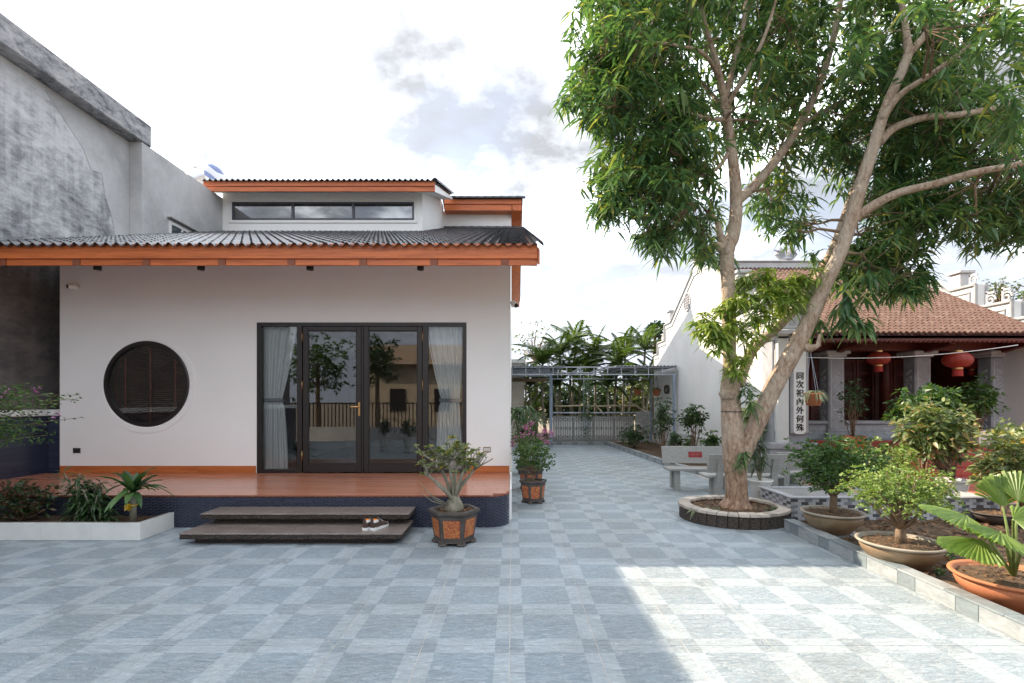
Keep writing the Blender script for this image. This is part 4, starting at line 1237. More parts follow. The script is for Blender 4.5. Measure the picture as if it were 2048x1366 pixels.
for (px, py, lab, n_) in ((1398, 1018, 'striped spider plant tuft left of the tree trunk in the ring', 34), (1545, 1030, 'small grassy tuft right of the tree trunk in the ring', 30), (1425, 1025, 'loose low tuft just in front of the trunk base', 18)):
    q = P(px, py, 6.95); q.z = .155
    t = thing('grass_tuft', lab, 'plant', q); lm = MB()
    for i in range(n_):
        a = rnd(0, 2 * PI); lm.leaf(q + Vector((rnd(-.06, .06), rnd(-.05, .05), 0)), Vector((math.cos(a), math.sin(a), rnd(.3, 1.6))).normalized(), (0, 0, 1), rnd(.12, .24), .014, rnd(.5, 1.0))
    lm.build('leaves', M['stripe'] if 'striped' in lab else M['leaf_mid'], t)

# ================================================================== MANGO TREE
TY = 7.18
tree = thing('mango_tree', 'large forked mango tree with tan bark rising from the granite ring', 'tree', (3.2, TY, .1))
skel = []
def limb(pts, n=14, flare=None):
    """pts: (px,py,width px, depth)"""
    # catmull-rom through the points
    q = [(P(a, b, d), w * d / 2000) for a, b, w, d in pts]
    out = []
    for i in range(len(q) - 1):
        p0, p1, p2, p3 = q[max(i - 1, 0)], q[i], q[i + 1], q[min(i + 2, len(q) - 1)]
        for k in range(5):
            t = k / 5
            f = lambda A, B, C_, D: .5 * ((2 * B) + (C_ - A) * t + (2 * A - 5 * B + 4 * C_ - D) * t * t + (3 * B - A - 3 * C_ + D) * t ** 3)
            out.append((f(p0[0], p1[0], p2[0], p3[0]), max(.004, f(p0[1], p1[1], p2[1], p3[1]))))
    out.append(q[-1])
    skel.extend([(p, r) for p, r in out])
    return [p for p, r in out], [r for p, r in out], n
limbs = [
 [(1474, 1050, 52, TY), (1474, 1020, 46, TY), (1472, 960, 42, TY), (1468, 900, 44, TY), (1464, 850, 41, TY), (1461, 800, 37, TY), (1460, 775, 37, TY), (1459, 740, 26, TY), (1458, 660, 26, TY), (1456, 570, 26, TY), (1454, 505, 28, TY), (1466, 470, 26, TY), (1472, 420, 24, TY), (1470, 360, 22, TY), (1462, 290, 18, TY - .05), (1452, 220, 16, TY - .1), (1443, 170, 16, TY - .1)],
 [(1478, 935, 30, TY), (1494, 890, 31, TY - .02), (1518, 838, 33, TY - .05), (1552, 765, 34, TY - .1), (1580, 715, 34, TY - .15), (1612, 655, 31, TY - .2), (1645, 580, 28, TY - .25), (1680, 505, 26, TY - .3), (1702, 440, 26, TY - .3), (1722, 370, 24, TY - .35), (1745, 300, 22, TY - .4), (1770, 220, 19, TY - .45), (1800, 150, 18, TY - .5), (1820, 100, 16, TY - .5)],
 [(1470, 400, 22, TY), (1495, 385, 18, TY + .1), (1540, 335, 18, TY + .25), (1590, 265, 16, TY + .4), (1630, 190, 14, TY + .5), (1658, 110, 12, TY + .6), (1678, 20, 10, TY + .6), (1690, -80, 6, TY + .6)],
 [(1480, 770, 18, TY + .05), (1505, 700, 20, TY + .3), (1560, 650, 18, TY + .5), (1620, 580, 17, TY + .6), (1665, 500, 17, TY + .6), (1690, 430, 14, TY + .7), (1720, 340, 10, TY + 1.0), (1760, 240, 6, TY + 1.3)],
 [(1700, 445, 20, TY - .3), (1745, 412, 18, TY - .4), (1800, 385, 16, TY - .5), (1870, 368, 15, TY - .6), (1950, 345, 14, TY - .75), (2040, 328, 12, TY - .85), (2140, 300, 8, TY - .9)],
 [(1758, 285, 18, TY - .4), (1790, 255, 15, TY - .3), (1850, 235, 13, TY - .2), (1930, 228, 12, TY - .1), (2040, 205, 9, TY), (2120, 190, 6, TY)],
 [(1762, 240, 16, TY - .45), (1800, 190, 12, TY - .6), (1860, 150, 10, TY - .8), (1935, 95, 8, TY - 1.0), (2000, 40, 5, TY - 1.2)],
 [(1818, 110, 18, TY - .5), (1812, 60, 12, TY - .4), (1800, -20, 10, TY - .3), (1790, -120, 6, TY - .2)],
 [(1820, 105, 16, TY - .5), (1855, 65, 12, TY - .6), (1900, 10, 10, TY - .8), (1960, -80, 6, TY - 1)],
 [(1446, 185, 14, TY - .1), (1432, 120, 12, TY - .15), (1410, 50, 9, TY - .2), (1395, -40, 6, TY - .2)],
 [(1450, 200, 14, TY - .1), (1470, 120, 11, TY), (1488, 40, 9, TY + .1), (1495, -60, 6, TY + .2)],
 [(1452, 215, 12, TY - .1), (1490, 150, 9, TY - .3), (1530, 70, 7, TY - .5), (1560, -30, 4, TY - .6)],
 [(1462, 240, 10, TY - .1), (1420, 238, 8, TY - .3), (1370, 225, 7, TY - .5), (1310, 215, 4, TY - .7)],
 [(1455, 225, 10, TY), (1425, 190, 8, TY + .3), (1360, 120, 6, TY + .6), (1290, 60, 4, TY + .8)],
 [(1460, 300, 10, TY), (1430, 340, 7, TY - .2), (1370, 360, 5, TY - .4), (1290, 370, 3, TY - .6)],
 [(1440, 160, 10, TY - .1), (1410, 110, 8, TY - .5), (1350, 90, 6, TY - .9), (1260, 80, 3, TY - 1.2)],
 [(1452, 500, 16, TY), (1440, 470, 13, TY - .05), (1432, 440, 9, TY - .1), (1410, 420, 5, TY - .2)],
 [(1600, 250, 9, TY + .4), (1660, 215, 7, TY + .8), (1740, 180, 5, TY + 1.2), (1820, 160, 3, TY + 1.5)],
]
bm_ = MB()
for L_ in limbs:
    p, r, n = limb(L_)
    r = [q * (1 + .05 * noise.noise((i * .7, len(L_), 0))) for i, q in enumerate(r)]
    bm_.tube(p, r, 12 if r[0] > .05 else 7)
# root flare
for k in range(7):
    a = 2 * PI * k / 7 + rnd(-.2, .2); b = Vector((3.2, TY, .26)); e = Vector((3.2 + .28 * math.cos(a), TY + .26 * math.sin(a), .07))
    bm_.tube([b, b.lerp(e, .6) + Vector((0, 0, -.03)), e], [.13, .09, .03], 8)
bark = bm_.build('trunk', M['bark'], tree, smooth=True)
kn = MB()
for (px, py, dy_, w, h) in ((1462, 787, -.14, .125, .09), (1484, 905, -.2, .07, .06), (1456, 500, -.12, .07, .06)):
    q = P(px, py, TY + dy_)
    kn.lathe([(w * .2, -h), (w * .8, -h * .7), (w, 0), (w * .8, h * .6), (w * .3, h)], 12, (q.x, q.y + .06, q.z), mod=lambda t: 1 + .2 * math.sin(3 * t + w * 90) + .12 * math.sin(8 * t))
kn.tube([P(1445, 500, TY), P(1436, 490, TY - .05), P(1428, 488, TY - .08)], [.06, .055, .035], 9)
kn.tube([P(1600, 690, TY - .2), P(1622, 697, TY - .25), P(1637, 690, TY - .3), P(1640, 668, TY - .32)], [.07, .06, .035, .02], 9)
kn.build('knots', M['bark'], tree, smooth=True, kind='stuff')
MB().tube([(3.2 + (XP(1464, TY) - 3.2) + .150 * math.cos(a), TY + .150 * math.sin(a), ZP(823, TY)) for a in [2 * PI * k / 24 for k in range(25)]], .006, 5).build('wire', M['black'], tree)
# crown: leaf whorls at twig ends spread through lobes given in photo space with real depth
lobes = [  # px, py, half-w, half-h, depth, half-depth, n
 (1260, 60, 125, 130, TY - .3, 1.3, 150), (1210, 180, 72, 90, TY - .4, .9, 80), (1290, 200, 115, 110, TY - .3, 1.1, 130), (1255, 340, 78, 70, TY - .4, .8, 75), (1330, 370, 105, 90, TY - .3, .9, 110), (1210, 420, 28, 24, TY - .4, .3, 12), (1320, 470, 45, 40, TY - .4, .5, 30), (1420, 470, 50, 80, TY - .1, .6, 50), (1440, 130, 115, 150, TY, 1.4, 130), (1400, 270, 90, 110, TY - .2, 1.0, 80),
 (1400, -60, 250, 90, TY, 1.5, 150), (1560, 60, 140, 140, TY + .5, 1.2, 150), (1580, 240, 130, 130, TY + .7, 1.0, 140), (1550, 390, 70, 70, TY + .5, .8, 42), (1600, 450, 40, 35, TY + .4, .6, 10),
 (1750, 40, 150, 130, TY + .4, 1.4, 150), (1720, 260, 120, 140, TY + 1.0, .9, 160), (1860, 150, 130, 130, TY + .3, 1.3, 150), (1840, 320, 130, 110, TY + .7, 1.0, 160), (1800, 440, 130, 80, TY + .3, .9, 120), (1740, 520, 85, 50, TY + .2, .6, 60), (1820, 555, 55, 35, TY + .1, .5, 30), (1960, 280, 120, 140, TY + .4, 1.0, 130), (1960, 430, 110, 70, TY + .1, .8, 80), (1640, 540, 40, 50, TY + .5, .4, 20), (2060, 380, 80, 120, TY + .2, .9, 70), (1870, -100, 260, 110, TY + .1, 1.5, 150),
]
near = [(2000, 60, 75, 80, TY - 1.7, .5, 26), (1990, 210, 55, 60, TY - 1.9, .35, 14), (1710, 90, 40, 50, TY - 1.6, .3, 8), (1880, 20, 90, 40, TY - 1.5, .5, 18), (2030, 310, 40, 50, TY - 1.6, .3, 8)]
clusters = []
skpx = [(1025 + p.x / p.y * 1000, 802 - (p.z - CAMZ) / p.y * 1000, r * 2000 / p.y, p.y) for p, r in skel if r > .028 and p.z > 2.6]
for (px, py, hw, hh, d, hd, n) in lobes + near:
    for _ in range(int(n * 1.3)):
        e = rdir(); q = rnd(.15, 1) ** .6
        yy = d + e[1] * hd * q
        fx, fy = px + e[0] * hw * q * TY / yy, py - e[2] * hh * q
        if any((fx - sx_) ** 2 + (fy - sy_) ** 2 < (24 + w_ * .6) ** 2 and yy < sd2 + .12 for sx_, sy_, w_, sd2 in skpx) and random.random() < .9: continue
        clusters.append(P(fx, fy, yy))
# shared lateral branches towards groups of clusters
tw = MB()
nodes = []
sk = [(p, r) for p, r in skel if p.z > 3.6]
for c_ in random.sample(clusters, 190):
    best = min(sk, key=lambda s: (s[0] - c_).length + (0.6 if s[0].z > c_.z + .3 else 0))
    e = best[0].lerp(c_, .72)
    mid = best[0].lerp(e, .5) + Vector((rnd(-.08, .08), rnd(-.08, .08), rnd(.0, .12)))
    r = min(best[1] * .6, .024)
    tw.tube([best[0], mid, e], [r, r * .75, r * .5], 6)
    nodes += [e, mid]
used_n = {}
for c_ in clusters:
    bi = min(range(len(nodes)), key=lambda i: (nodes[i] - c_).length_squared + .03 * used_n.get(i, 0)); used_n[bi] = used_n.get(bi, 0) + 1; b = nodes[bi]
    if (b - c_).length < .75:
        tw.tube([b, b.lerp(c_, .55) + Vector((rnd(-.04, .04), rnd(-.04, .04), rnd(-.02, .06))), c_], [.006, .005, .003], 4, cap=False)
tw.build('twigs', M['twig'], tree)
cm = MB()
for c_ in clusters:
    nl = int(rnd(12, 19)); ax = rdir(-.2, 1)
    for k in range(nl):
        a = rnd(0, 2 * PI); el = rnd(-.75, .55)
        d = Vector((math.cos(a) + ax[0] * .4, math.sin(a) + ax[1] * .4, el)).normalized()
        o = c_ + Vector((ax[0], ax[1], ax[2])) * rnd(-.24, .08)
        cm.leaf(o + d * .02, d, (rnd(-.5, .5), rnd(-.5, .5), 1), rnd(.09, .25), rnd(.026, .048), rnd(.25, .8))
cm.build('crown', M['mango'], tree)
# pale young shoots on the lower trunk
ym = MB(); ys = MB()
shoots = [(1400, 640, TY - .2, .16, 8), (1430, 680, TY - .25, .15, 10), (1395, 660, TY - .3, .1, 5), (1470, 650, TY - .25, .15, 10), (1480, 720, TY - .2, .12, 8), (1500, 600, TY - .1, .2, 14), (1545, 580, TY, .2, 14), (1520, 640, TY - .15, .2, 14), (1590, 570, TY - .1, .18, 12), (1565, 620, TY + .1, .2, 12), (1500, 680, TY, .2, 12), (1620, 590, TY, .14, 8), (1440, 620, TY - .2, .14, 8), (1490, 560, TY, .12, 8), (1415, 655, TY - .35, .22, 12), (1450, 690, TY - .3, .18, 10), (1465, 610, TY - .3, .15, 10), (1530, 560, TY - .1, .22, 14), (1580, 600, TY - .15, .22, 14), (1610, 560, TY - .15, .2, 12), (1540, 600, TY - .25, .2, 12), (1470, 745, TY - .3, .12, 6)]
for (px, py, d, r_, n) in shoots:
    cc = P(px, py, d)
    root = min([s for s in skel if 1.6 < s[0].z < 3.2 and s[0].x < 4.6], key=lambda s: (s[0] - (cc - Vector((0, 0, .25)))).length)[0]
    for k in range(n):
        e = cc + Vector(rdir(-.5, 1)) * r_ * rnd(.2, 1); ys.tube([root, root.lerp(e, .5) + Vector((0, -.03, .04)), e], [.008, .006, .004], 4, cap=False)
        for i in range(int(rnd(7, 11))):
            a = rnd(0, 2 * PI); dd = Vector((math.cos(a), math.sin(a), rnd(-.5, .7))).normalized()
            ym.leaf(e, dd, (rnd(-.4, .4), rnd(-.4, .4), 1), rnd(.14, .24), rnd(.026, .042), rnd(.3, .8))
ys.build('young_twigs', M['greenstem'], tree); ym.build('young_shoots', M['mango_young'], tree)
# darker hanging leaves near the second limb
hm = MB()
for (px, py, d, r_, n) in ((1700, 590, TY - .5, .2, 7), (1735, 555, TY - .4, .25, 9), (1685, 630, TY - .5, .14, 5), (1640, 640, TY, .12, 6), (1720, 640, TY - .5, .12, 5)):
    cc = P(px, py, d)
    for k in range(n):
        e = cc + Vector(rdir()) * r_ * rnd(.2, 1)
        for i in range(6):
            a = rnd(0, 2 * PI); hm.leaf(e, Vector((math.cos(a), math.sin(a), rnd(-.9, .1))).normalized(), (rnd(-.4, .4), rnd(-.4, .4), 1), rnd(.18, .28), rnd(.04, .058), rnd(.4, .9))
hm.build('hanging_shoots', M['mango'], tree)
# fern and orchid growing on the trunk fork
em = MB()
for (px, py, n) in ((1487, 912, 40), (1480, 925, 20), (1492, 780, 34), (1500, 800, 26)):
    q = P(px, py, TY - .24 if py > 850 else TY - .1)
    for k in range(n):
        em.leaf(q + Vector((rnd(-.05, .05), 0, rnd(-.06, .06))), Vector((rnd(-1, 1), rnd(-.9, .1), rnd(-.5, .9))).normalized(), (0, -.6, 1), rnd(.06, .13) if py > 850 else rnd(.14, .24), .025, rnd(.4, 1.2))
em.build('epiphytes', M['leaf_mid'], tree, kind='stuff')
# ================================================================== BENCHES
def bench(label, loc, rz_, L=1.35, plaque=False):
    t = thing('stone_bench', label, 'bench', loc, rz_, 'grey stone benches round the tree')
    def part(mb, nm, mm=M['benchstone']): return mb.build(nm, mm, t, local=True)
    part(MB().bbox(-L / 2, L / 2, -.24, .17, .37, .42, .012), 'seat')
    ba = MB()
    ba.prism([(.165, .47), (.22, .47), (.30, .79), (.245, .79)], lambda a, b, u: (u, a, b), -L / 2, L / 2)
    part(ba, 'backrest')
    for s in (-1, 1):
        x = s * (L / 2 - .20)
        part(MB().prism([(-.16, 0), (-.05, 0), (-.06, .369), (-.13, .369)], lambda a, b, u: (u, a, b), x - .05, x + .05), 'leg')
        part(MB().prism([(.12, 0), (.23, 0), (.26, .469 + .02), (.325, .72), (.275, .72), (.224, .47), (.12, .369), (.09, .369)], lambda a, b, u: (u, a, b), x - .05, x + .05), 'leg')
    if plaque:
        y0 = .165 + .055 * 0; pl_ = MB()
        def bp(x, z, o): return (x, .165 + (z - .47) * .25 - o, z)
        px0, px1, z0, z1 = -L / 2 + .50, -L / 2 + .76, .58, .69
        pl_.face([bp(px0, z0, .004), bp(px1, z0, .004), bp(px1, z1, .004), bp(px0, z1, .004)])
        o_ = part(pl_, 'plaque', simple('red_plaque', (.30, .012, .018), .5, .15, 20, .05, 40))
        tx = MB()
        for (za, n_) in ((.663, 13), (.637, 11), (.611, 8)):
            for k in range(n_):
                x = (px0 + px1) / 2 + (k - n_ / 2) * .017
                if rnd(0, 1) < .12: continue
                tx.face([bp(x, za - .006, .006), bp(x + .011, za - .006, .006), bp(x + .011, za + .007 * rnd(.6, 1), .006), bp(x, za + .007, .006)])
        part(tx, 'plaque_lettering', simple('faded_lettering', (.42, .16, .13), .6, .2, 40, 0))['kind'] = 'stuff'
    return t
bench('stone bench with a red plaque on its back, left of the tree', (XP(1330, 9.6) + .67, 9.55, 0), R(-3), 1.35, True)
bench('stone bench seen from behind, partly hidden by the tree trunk', (XP(1400, 8.75) + .66, 8.62, 0), R(178), 1.3)
bench('stone bench with its back to the tiled pond, right of the trunk', (XP(1535, 9.0) + .6, 8.95, 0), R(184), 1.3)
bench('sunlit stone bench facing us below the temple corner pillar', (XP(1500, 10.2) + .45, 10.25, 0), R(2), 1.3)

# ================================================================== TILED POND
pd = thing('tiled_pond', 'low rectangular pond faced with grey checkered mosaic tiles', 'pond', (5.2, 6.9, 0))
PX0, PX1, PY0, PY1, PH = 3.82, 6.7, 6.86, 7.75, .36
MB().box(PX0 + .012, PX1, PY0 + .012, PY0 + .10, 0, PH - .02).box(PX0 + .012, PX0 + .1, PY0 + .1005, PY1, 0, PH - .02).box(PX1 - .1, PX1, PY0 + .1005, PY1, 0, PH - .02).box(PX0 + .1005, PX1 - .1005, PY1 - .1, PY1, 0, PH - .02).build('pond_wall', M['conc'], pd)
MB().box(PX0 + .1, PX1 - .1, PY0 + .1, PY1 - .1, .0, .14).build('pond_floor', M['cement'], pd)
MB().bbox(PX0 - .012, PX1, PY0 - .012, PY0 + .11, PH - .02, PH, .004).bbox(PX0 - .012, PX0 + .11, PY0 + .1105, PY1, PH - .02, PH, .004).bbox(PX0 + .1105, PX1, PY1 - .1, PY1, PH - .02, PH, .004).build('pond_coping', M['stone'], pd)
mt3 = [simple('mosaic_pale', (.44, .45, .47), .35, .1, 10, .05, 30), simple('mosaic_grey', (.22, .23, .26), .35, .15, 10, .05, 30), simple('mosaic_charcoal', (.075, .08, .095), .35, .2, 10, .05, 30)]
rows_ = 8; th_ = (PH - .03) / rows_
tl = .098
mm_ = [MB().bbox(0, tl - .004, 0, .011, 0, th_ - .004, .0015).mesh('mosaic_tile', m_) for m_ in mt3]
rg_ = random.Random(3)
for r_ in range(rows_):
    x = PX0 - (tl / 2 if r_ % 2 else 0) + tl / 2
    k = 0
    while x < PX1 - tl:
        me = mm_[0 if (k + r_) % 2 == 0 else (1 if rg_.random() < .45 else 2)]
        inst('mosaic_tile', me, pd, (x, PY0, .006 + r_ * th_)); x += tl; k += 1
    y = PY0 + .012; k = 0
    while y < PY1 - tl:
        me = mm_[0 if (k + r_) % 2 == 1 else (1 if rg_.random() < .45 else 2)]
        inst('mosaic_tile', me, pd, (PX0, y + tl, .006 + r_ * th_), (0, 0, -PI / 2)); y += tl; k += 1

# ================================================================== GARDEN POTS
c = Vector((XP(1665, 6.05), 6.05, .10))
MB().bbox(c.x - .26, c.x + .30, c.y - .12, c.y + .2, -.02, .098, .02).build('stone_block', M['conc']);
tag(bpy.data.objects['stone_block'], 'rough concrete block under the clay bowl of the dark green bonsai', 'block')
t = bush_plant('bonsai_bush', 'dark green bonsai bush in a brown clay bowl beside the pond', 'potted plant', c, P(1675, 928, 6.1), (.58, .45, .36), 700, .055, .022, M['leaf_mid'], 8, .02, 26, .22, trunk=(.22, .055), shell=.3)
bowl(t, c, .345, .25, M['claypot'], M['clayrim'])
c = Vector((XP(1800, 4.95), 4.95, .055))
t = bush_plant('bonsai_bush', 'lime green flat topped bonsai bush in a brown clay bowl', 'potted plant', c, P(1800, 980, 5.0), (.54, .45, .25), 800, .036, .016, M['leaf_lime'], 9, .016, 30, .2, trunk=(.16, .05), shell=.35)
bowl(t, c, .375, .245, M['claypot'], M['clayrim'])
# fan palm in big terracotta bowl
c = Vector((4.03, 4.02, .03))
t = thing('fan_palm', 'young fan palm with pleated bright green leaves in a wide terracotta bowl', 'potted plant', c)
bowl(t, c, .41, .25, M['terracotta'], M['terracotta'])
b = c + Vector((.05, .05, .22))
hk = MB()
for k in range(26):
    a = rnd(0, 2 * PI); hk.leaf(b + Vector((rnd(-.04, .04), rnd(-.04, .04), -.02)), Vector((math.cos(a) * .7, math.sin(a) * .7, rnd(.3, 1.2))).normalized(), (0, 0, 1), rnd(.08, .14), .05, .5)
hk.build('leaf_sheaths', M['litter'], t)
def fan_leaf(center, axis, normal, rad, spread, n=18):
    mb = MB(); axis = Vector(axis).normalized(); normal = Vector(normal); side = axis.cross(normal).normalized(); normal = side.cross(axis).normalized()
    def pt(a, r, lift, sag): 
        d = axis * math.cos(a) + side * math.sin(a)
        return tuple(Vector(center) + d * r + normal * lift - Vector((0, 0, sag)))
    for i in range(n):
        a0 = -spread + 2 * spread * i / n; a2 = -spread + 2 * spread * (i + 1) / n; a1 = (a0 + a2) / 2
        lim = rad * (1 - .12 * (abs(a1) / spread) ** 2) * rnd(.95, 1.03)
        prev = None
        for r, w in ((.03, 1), (.35, 1), (.7, 1), (.9, 1), (1.0, .55)):
            rr = r * lim; sg = .10 * rad * r * r * (1 + abs(a1))
            A = pt(a1 + (a0 - a1) * w, rr, 0, sg); B = pt(a1, rr * (1.0), .022 * r, sg); C_ = pt(a1 + (a2 - a1) * w, rr, 0, sg)
            if prev: mb.face([prev[0], prev[1], B, A]); mb.face([prev[1], prev[2], C_, B])
            prev = (A, B, C_)
    return mb
fans = [((1934, 1032), 4.1, (-1, -.35, .15), (.15, -.3, 1), .42, 1.25), ((2001, 1064), 3.85, (-.7, -.7, -.05), (.1, -.5, .9), .33, 1.35), ((2026, 1039), 3.8, (.9, -.4, .1), (-.2, -.5, .9), .34, 1.3), ((2006, 1014), 4.2, (.1, .3, 1), (0, -1, .3), .36, 1.0), ((2036, 1004), 4.15, (.6, .3, .8), (-.3, -1, .5), .38, 1.1), ((1961, 1079), 3.95, (-.95, -.3, -.25), (.1, -.2, 1), .34, 1.1), ((2056, 1079), 3.7, (.7, -.5, -.4), (0, -.6, .8), .30, 1.3)]
sm = MB()
for ((px, py), d, ax_, nr, rad, sp_) in fans:
    cc = P(px, py, d); fan_leaf(cc, ax_, nr, rad * .86, sp_).build('fan_leaf', M['fan'], t)
    sm.tube([b, b.lerp(cc, .6) + Vector((0, 0, .05)), cc], [.014, .010, .007], 6)
sm.build('leaf_stalks', M['greenstem'], t)
# big broad leaved bush at the back right, in a pale pot
c = Vector((XP(1905, 8.0), 8.0, .05))
t = bush_plant('potted_bush', 'tall broad leaved bush with pale leaf tips in a white pot before the temple', 'potted plant', c, P(1868, 860, 8.1), (.58, .5, .50), 270, .12, .055, M['leaf_broad'], 7, .018, 26, .36, droop=.6, shell=.3)
vase(t, c, .24, .38, M['ceramic'])
bush_plant('garden_shrub', 'leafy shrub with arching twigs in front of the temple columns', 'shrub', (XP(1840, 9.4), 9.3, .05), P(1850, 815, 9.3), (.7, .4, .42), 190, .13, .055, M['leaf_mid'], 7, .018, 22, 0, droop=.6, shell=.3)
bush_plant('garden_shrub', 'small yellowish leafy shrub between the two bonsai bushes', 'shrub', (XP(1745, 7.9), 7.85, .05), P(1770, 915, 7.9), (.5, .3, .25), 130, .09, .035, M['leaf_lime'], 6, .012, 14, 0, droop=.5)
c = Vector((XP(2005, 6.6), 6.6, .05))
t = bush_plant('bonsai_tree', 'dark leaved bonsai with bare twigs in a black tray at the right edge', 'potted plant', c, P(2005, 925, 6.6), (.42, .35, .40), 170, .11, .045, M['leaf_olive'], 6, .018, 22, .14, droop=.4, shell=.3, trunk=(.12, .04))
bowl(t, c, .36, .16, M['darkclay'], M['darkclay'], 1.0, .75)
bush_plant('garden_shrub', 'dark green leafy shrub behind the bonsai at the right edge', 'shrub', (XP(2045, 7.4), 7.4, .05), P(2040, 890, 7.4), (.35, .4, .35), 120, .11, .045, M['leaf_broad'], 6, .014, 14, 0, droop=.4, shell=.3)
# white vase behind the trunk
c = Vector((XP(1519, 8.0), 7.98, .002)); H = .43
t = thing('potted_dracaena', 'strap leaved plant in a white ceramic vase behind the tree trunk', 'potted plant', c)
vase(t, c, .19, H, M['ceramic'])
mk = MB()
for k in range(14):
    a = -PI / 2 + rnd(-.7, .7); zz = rnd(.45, .85); rr = .19 * (.72 + .28 * (zz - .35) / .6) + .0022
    q = Vector((c.x + rr * math.cos(a), c.y + rr * math.sin(a), c.z + H * zz)); mk.kite(q, Vector((rnd(-1, 1) * .8, 0, rnd(-1, 1))).normalized(), (math.cos(a), math.sin(a), 0), rnd(.04, .09), .012, 0)
mk.build('painted_sprigs', simple('dark_glaze', (.05, .06, .06), .3, .1, 10, 0), t, kind='stuff')
lm = MB(); sm = MB()
for (px, py, n) in ((1508, 905, 50), (1520, 890, 60), (1525, 920, 50), (1512, 935, 40), (1515, 870, 30)):
    q = P(px, py, 8.0); sm.tube([c + Vector((0, 0, H * .9)), q], [.016, .012], 6)
    for k in range(n):
        a = rnd(0, 2 * PI); lm.leaf(q + Vector((0, 0, rnd(-.08, .08))), Vector((math.cos(a), math.sin(a), rnd(-.4, 1.2))).normalized(), (0, 0, 1), rnd(.12, .2), .022, rnd(.4, 1))
sm.build('stems', M['greystem'], t); lm.build('foliage', M['leaf_dark'], t)
# tufts in the bed and leaf litter
lt = MB()
for _ in range(2600):
    x, y = rnd(3.7, 7.2), rnd(2.8, 6.8)
    lt.kite((x, y, .058 + .035 * noise.noise((x * 2.1, y * 2.1, 3.3)) + rnd(0, .02)), rdir(-.2, .35), rdir(.4, 1), rnd(.04, .11), rnd(.015, .04), .1)
tag(lt.build('leaf_litter', M['litter']), 'dry brown fallen leaves scattered over the garden bed', 'leaf litter', kind='stuff')
for (px, py, Y, lab) in ((1880, 1140, 4.6, 'tiny green weed on the soil beside the terracotta bowl'), (1905, 1100, 5.1, 'small pale seedling on the soil behind the lime bonsai bowl')):
    q = P(px, py, Y); q.z = .05
    t = thing('weed', lab, 'plant', q); lm = MB()
    for k in range(26): a = rnd(0, 2 * PI); lm.leaf(q + Vector((0, 0, rnd(.0, .08))), Vector((math.cos(a), math.sin(a), rnd(.1, 1))).normalized(), (0, 0, 1), rnd(.04, .08), .025, .4)
    lm.build('leaves', M['leaf_mid'], t)

# ================================================================== TEMPLE
tp = thing('temple', 'small grey and white temple with red tiled roof, stone columns and stepped gables', 'temple', (8.2, 12, 0))
GX, GX2 = 5.5, 10.9; GC = 14.9; TFZ = .83
half = [(4.55, .0), (4.55, 3.45), (4.0, 3.45), (4.0, 3.86), (3.15, 3.86), (3.15, 4.42), (2.45, 4.42), (.36, 5.62)]
def gable(x0, x1, nm):
    poly = [(GC - d, z) for d, z in half] + [(GC + d, z) for d, z in half[::-1]]
    MB().prism(poly, lambda a, b, t: (t, a, b), x0, x1).build(nm, M['temple_white'], tp)
    # proud grey mouldings along the stepped edge
    tr = MB()
    for s in (-1, 1):
        pts = [(GC + s * d, z) for d, z in half[1:]]
        for off, w in ((.0, .07), (.16, .035)):
            for (a, b) in zip(pts[:-1], pts[1:]):
                A = Vector((0, a[0], a[1] - off)); B = Vector((0, b[0], b[1] - off))
                if abs(a[0] - b[0]) < .01: A.y -= s * off; B.y -= s * off
                else:
                    if off: A.y -= s * off * .9; B.y -= s * off * .9
                tr.tube([(x0 - .012, A.y, A.z), (x0 - .012, B.y, B.z)], w * .55, 6)
                tr.tube([(x1 + .012, A.y, A.z), (x1 + .012, B.y, B.z)], w * .55, 6)
    tr.build('gable_moulding', M['trim'], tp)
    # posts on the steps and a cap block at the peak
    for s in (-1, 1):
        y = GC + s * 2.62
        MB().bbox(x0 - .03, x1 + .03, y - .14, y + .14, 4.421, 4.78, .01).bbox(x0 - .08, x1 + .08, y - .2, y + .2, 4.781, 4.86, .015).build('gable_post', M['stonelt'], tp)
    MB().bbox(x0 - .03, x1 + .03, GC - .26, GC + .26, 5.45, 5.98, .01).bbox(x0 - .09, x1 + .09, GC - .36, GC + .36, 5.985, 6.07, .015).build('peak_post', M['stonelt'], tp)
    # pierced scroll ornaments on each step
    xm = (x0 + x1) / 2
    for s in (-1, 1):
        for (d0, d1, z0, h) in ((2.8, 3.12, 4.43, .30), (3.2, 3.95, 3.87, .36), (4.05, 4.5, 3.46, .34), (.42, .9, 5.45, .40)):
            sc = MB(); n_ = max(1, int((d1 - d0) / .26))
            for k in range(n_):
                cx_ = d0 + (d1 - d0) * (k + .5) / n_
                pts = []
                for i in range(15):
                    a = i * .62; r = .125 * (1 - i / 18)
                    pts.append((xm, GC + s * (cx_ + r * math.cos(a)), z0 + .13 + r * math.sin(a)))
                sc.tube(pts, .022, 5)
                sc.box(xm - .02, xm + .02, min(GC + s * (cx_ - .1), GC + s * (cx_ - .06)), max(GC + s * (cx_ - .1), GC + s * (cx_ - .06)), z0, z0 + h * rnd(.8, 1.1))
                sc.box(xm - .02, xm + .02, min(GC + s * (cx_ - .1), GC + s * (cx_ + .1)), max(GC + s * (cx_ - .1), GC + s * (cx_ + .1)), z0 + h * .78, z0 + h * .9)
            sc.build('scroll_ornament', M['stonelt'], tp, kind='stuff')
gable(GX, GX + .22, 'left_gable_wall')
gable(GX2, GX2 + .22, 'right_gable_wall')
# weathered base course of the lane side
MB().box(GX - .03, GX - .0006, 10.75, 19.44, 0, .62).build('wall_base', M['cement'], tp)
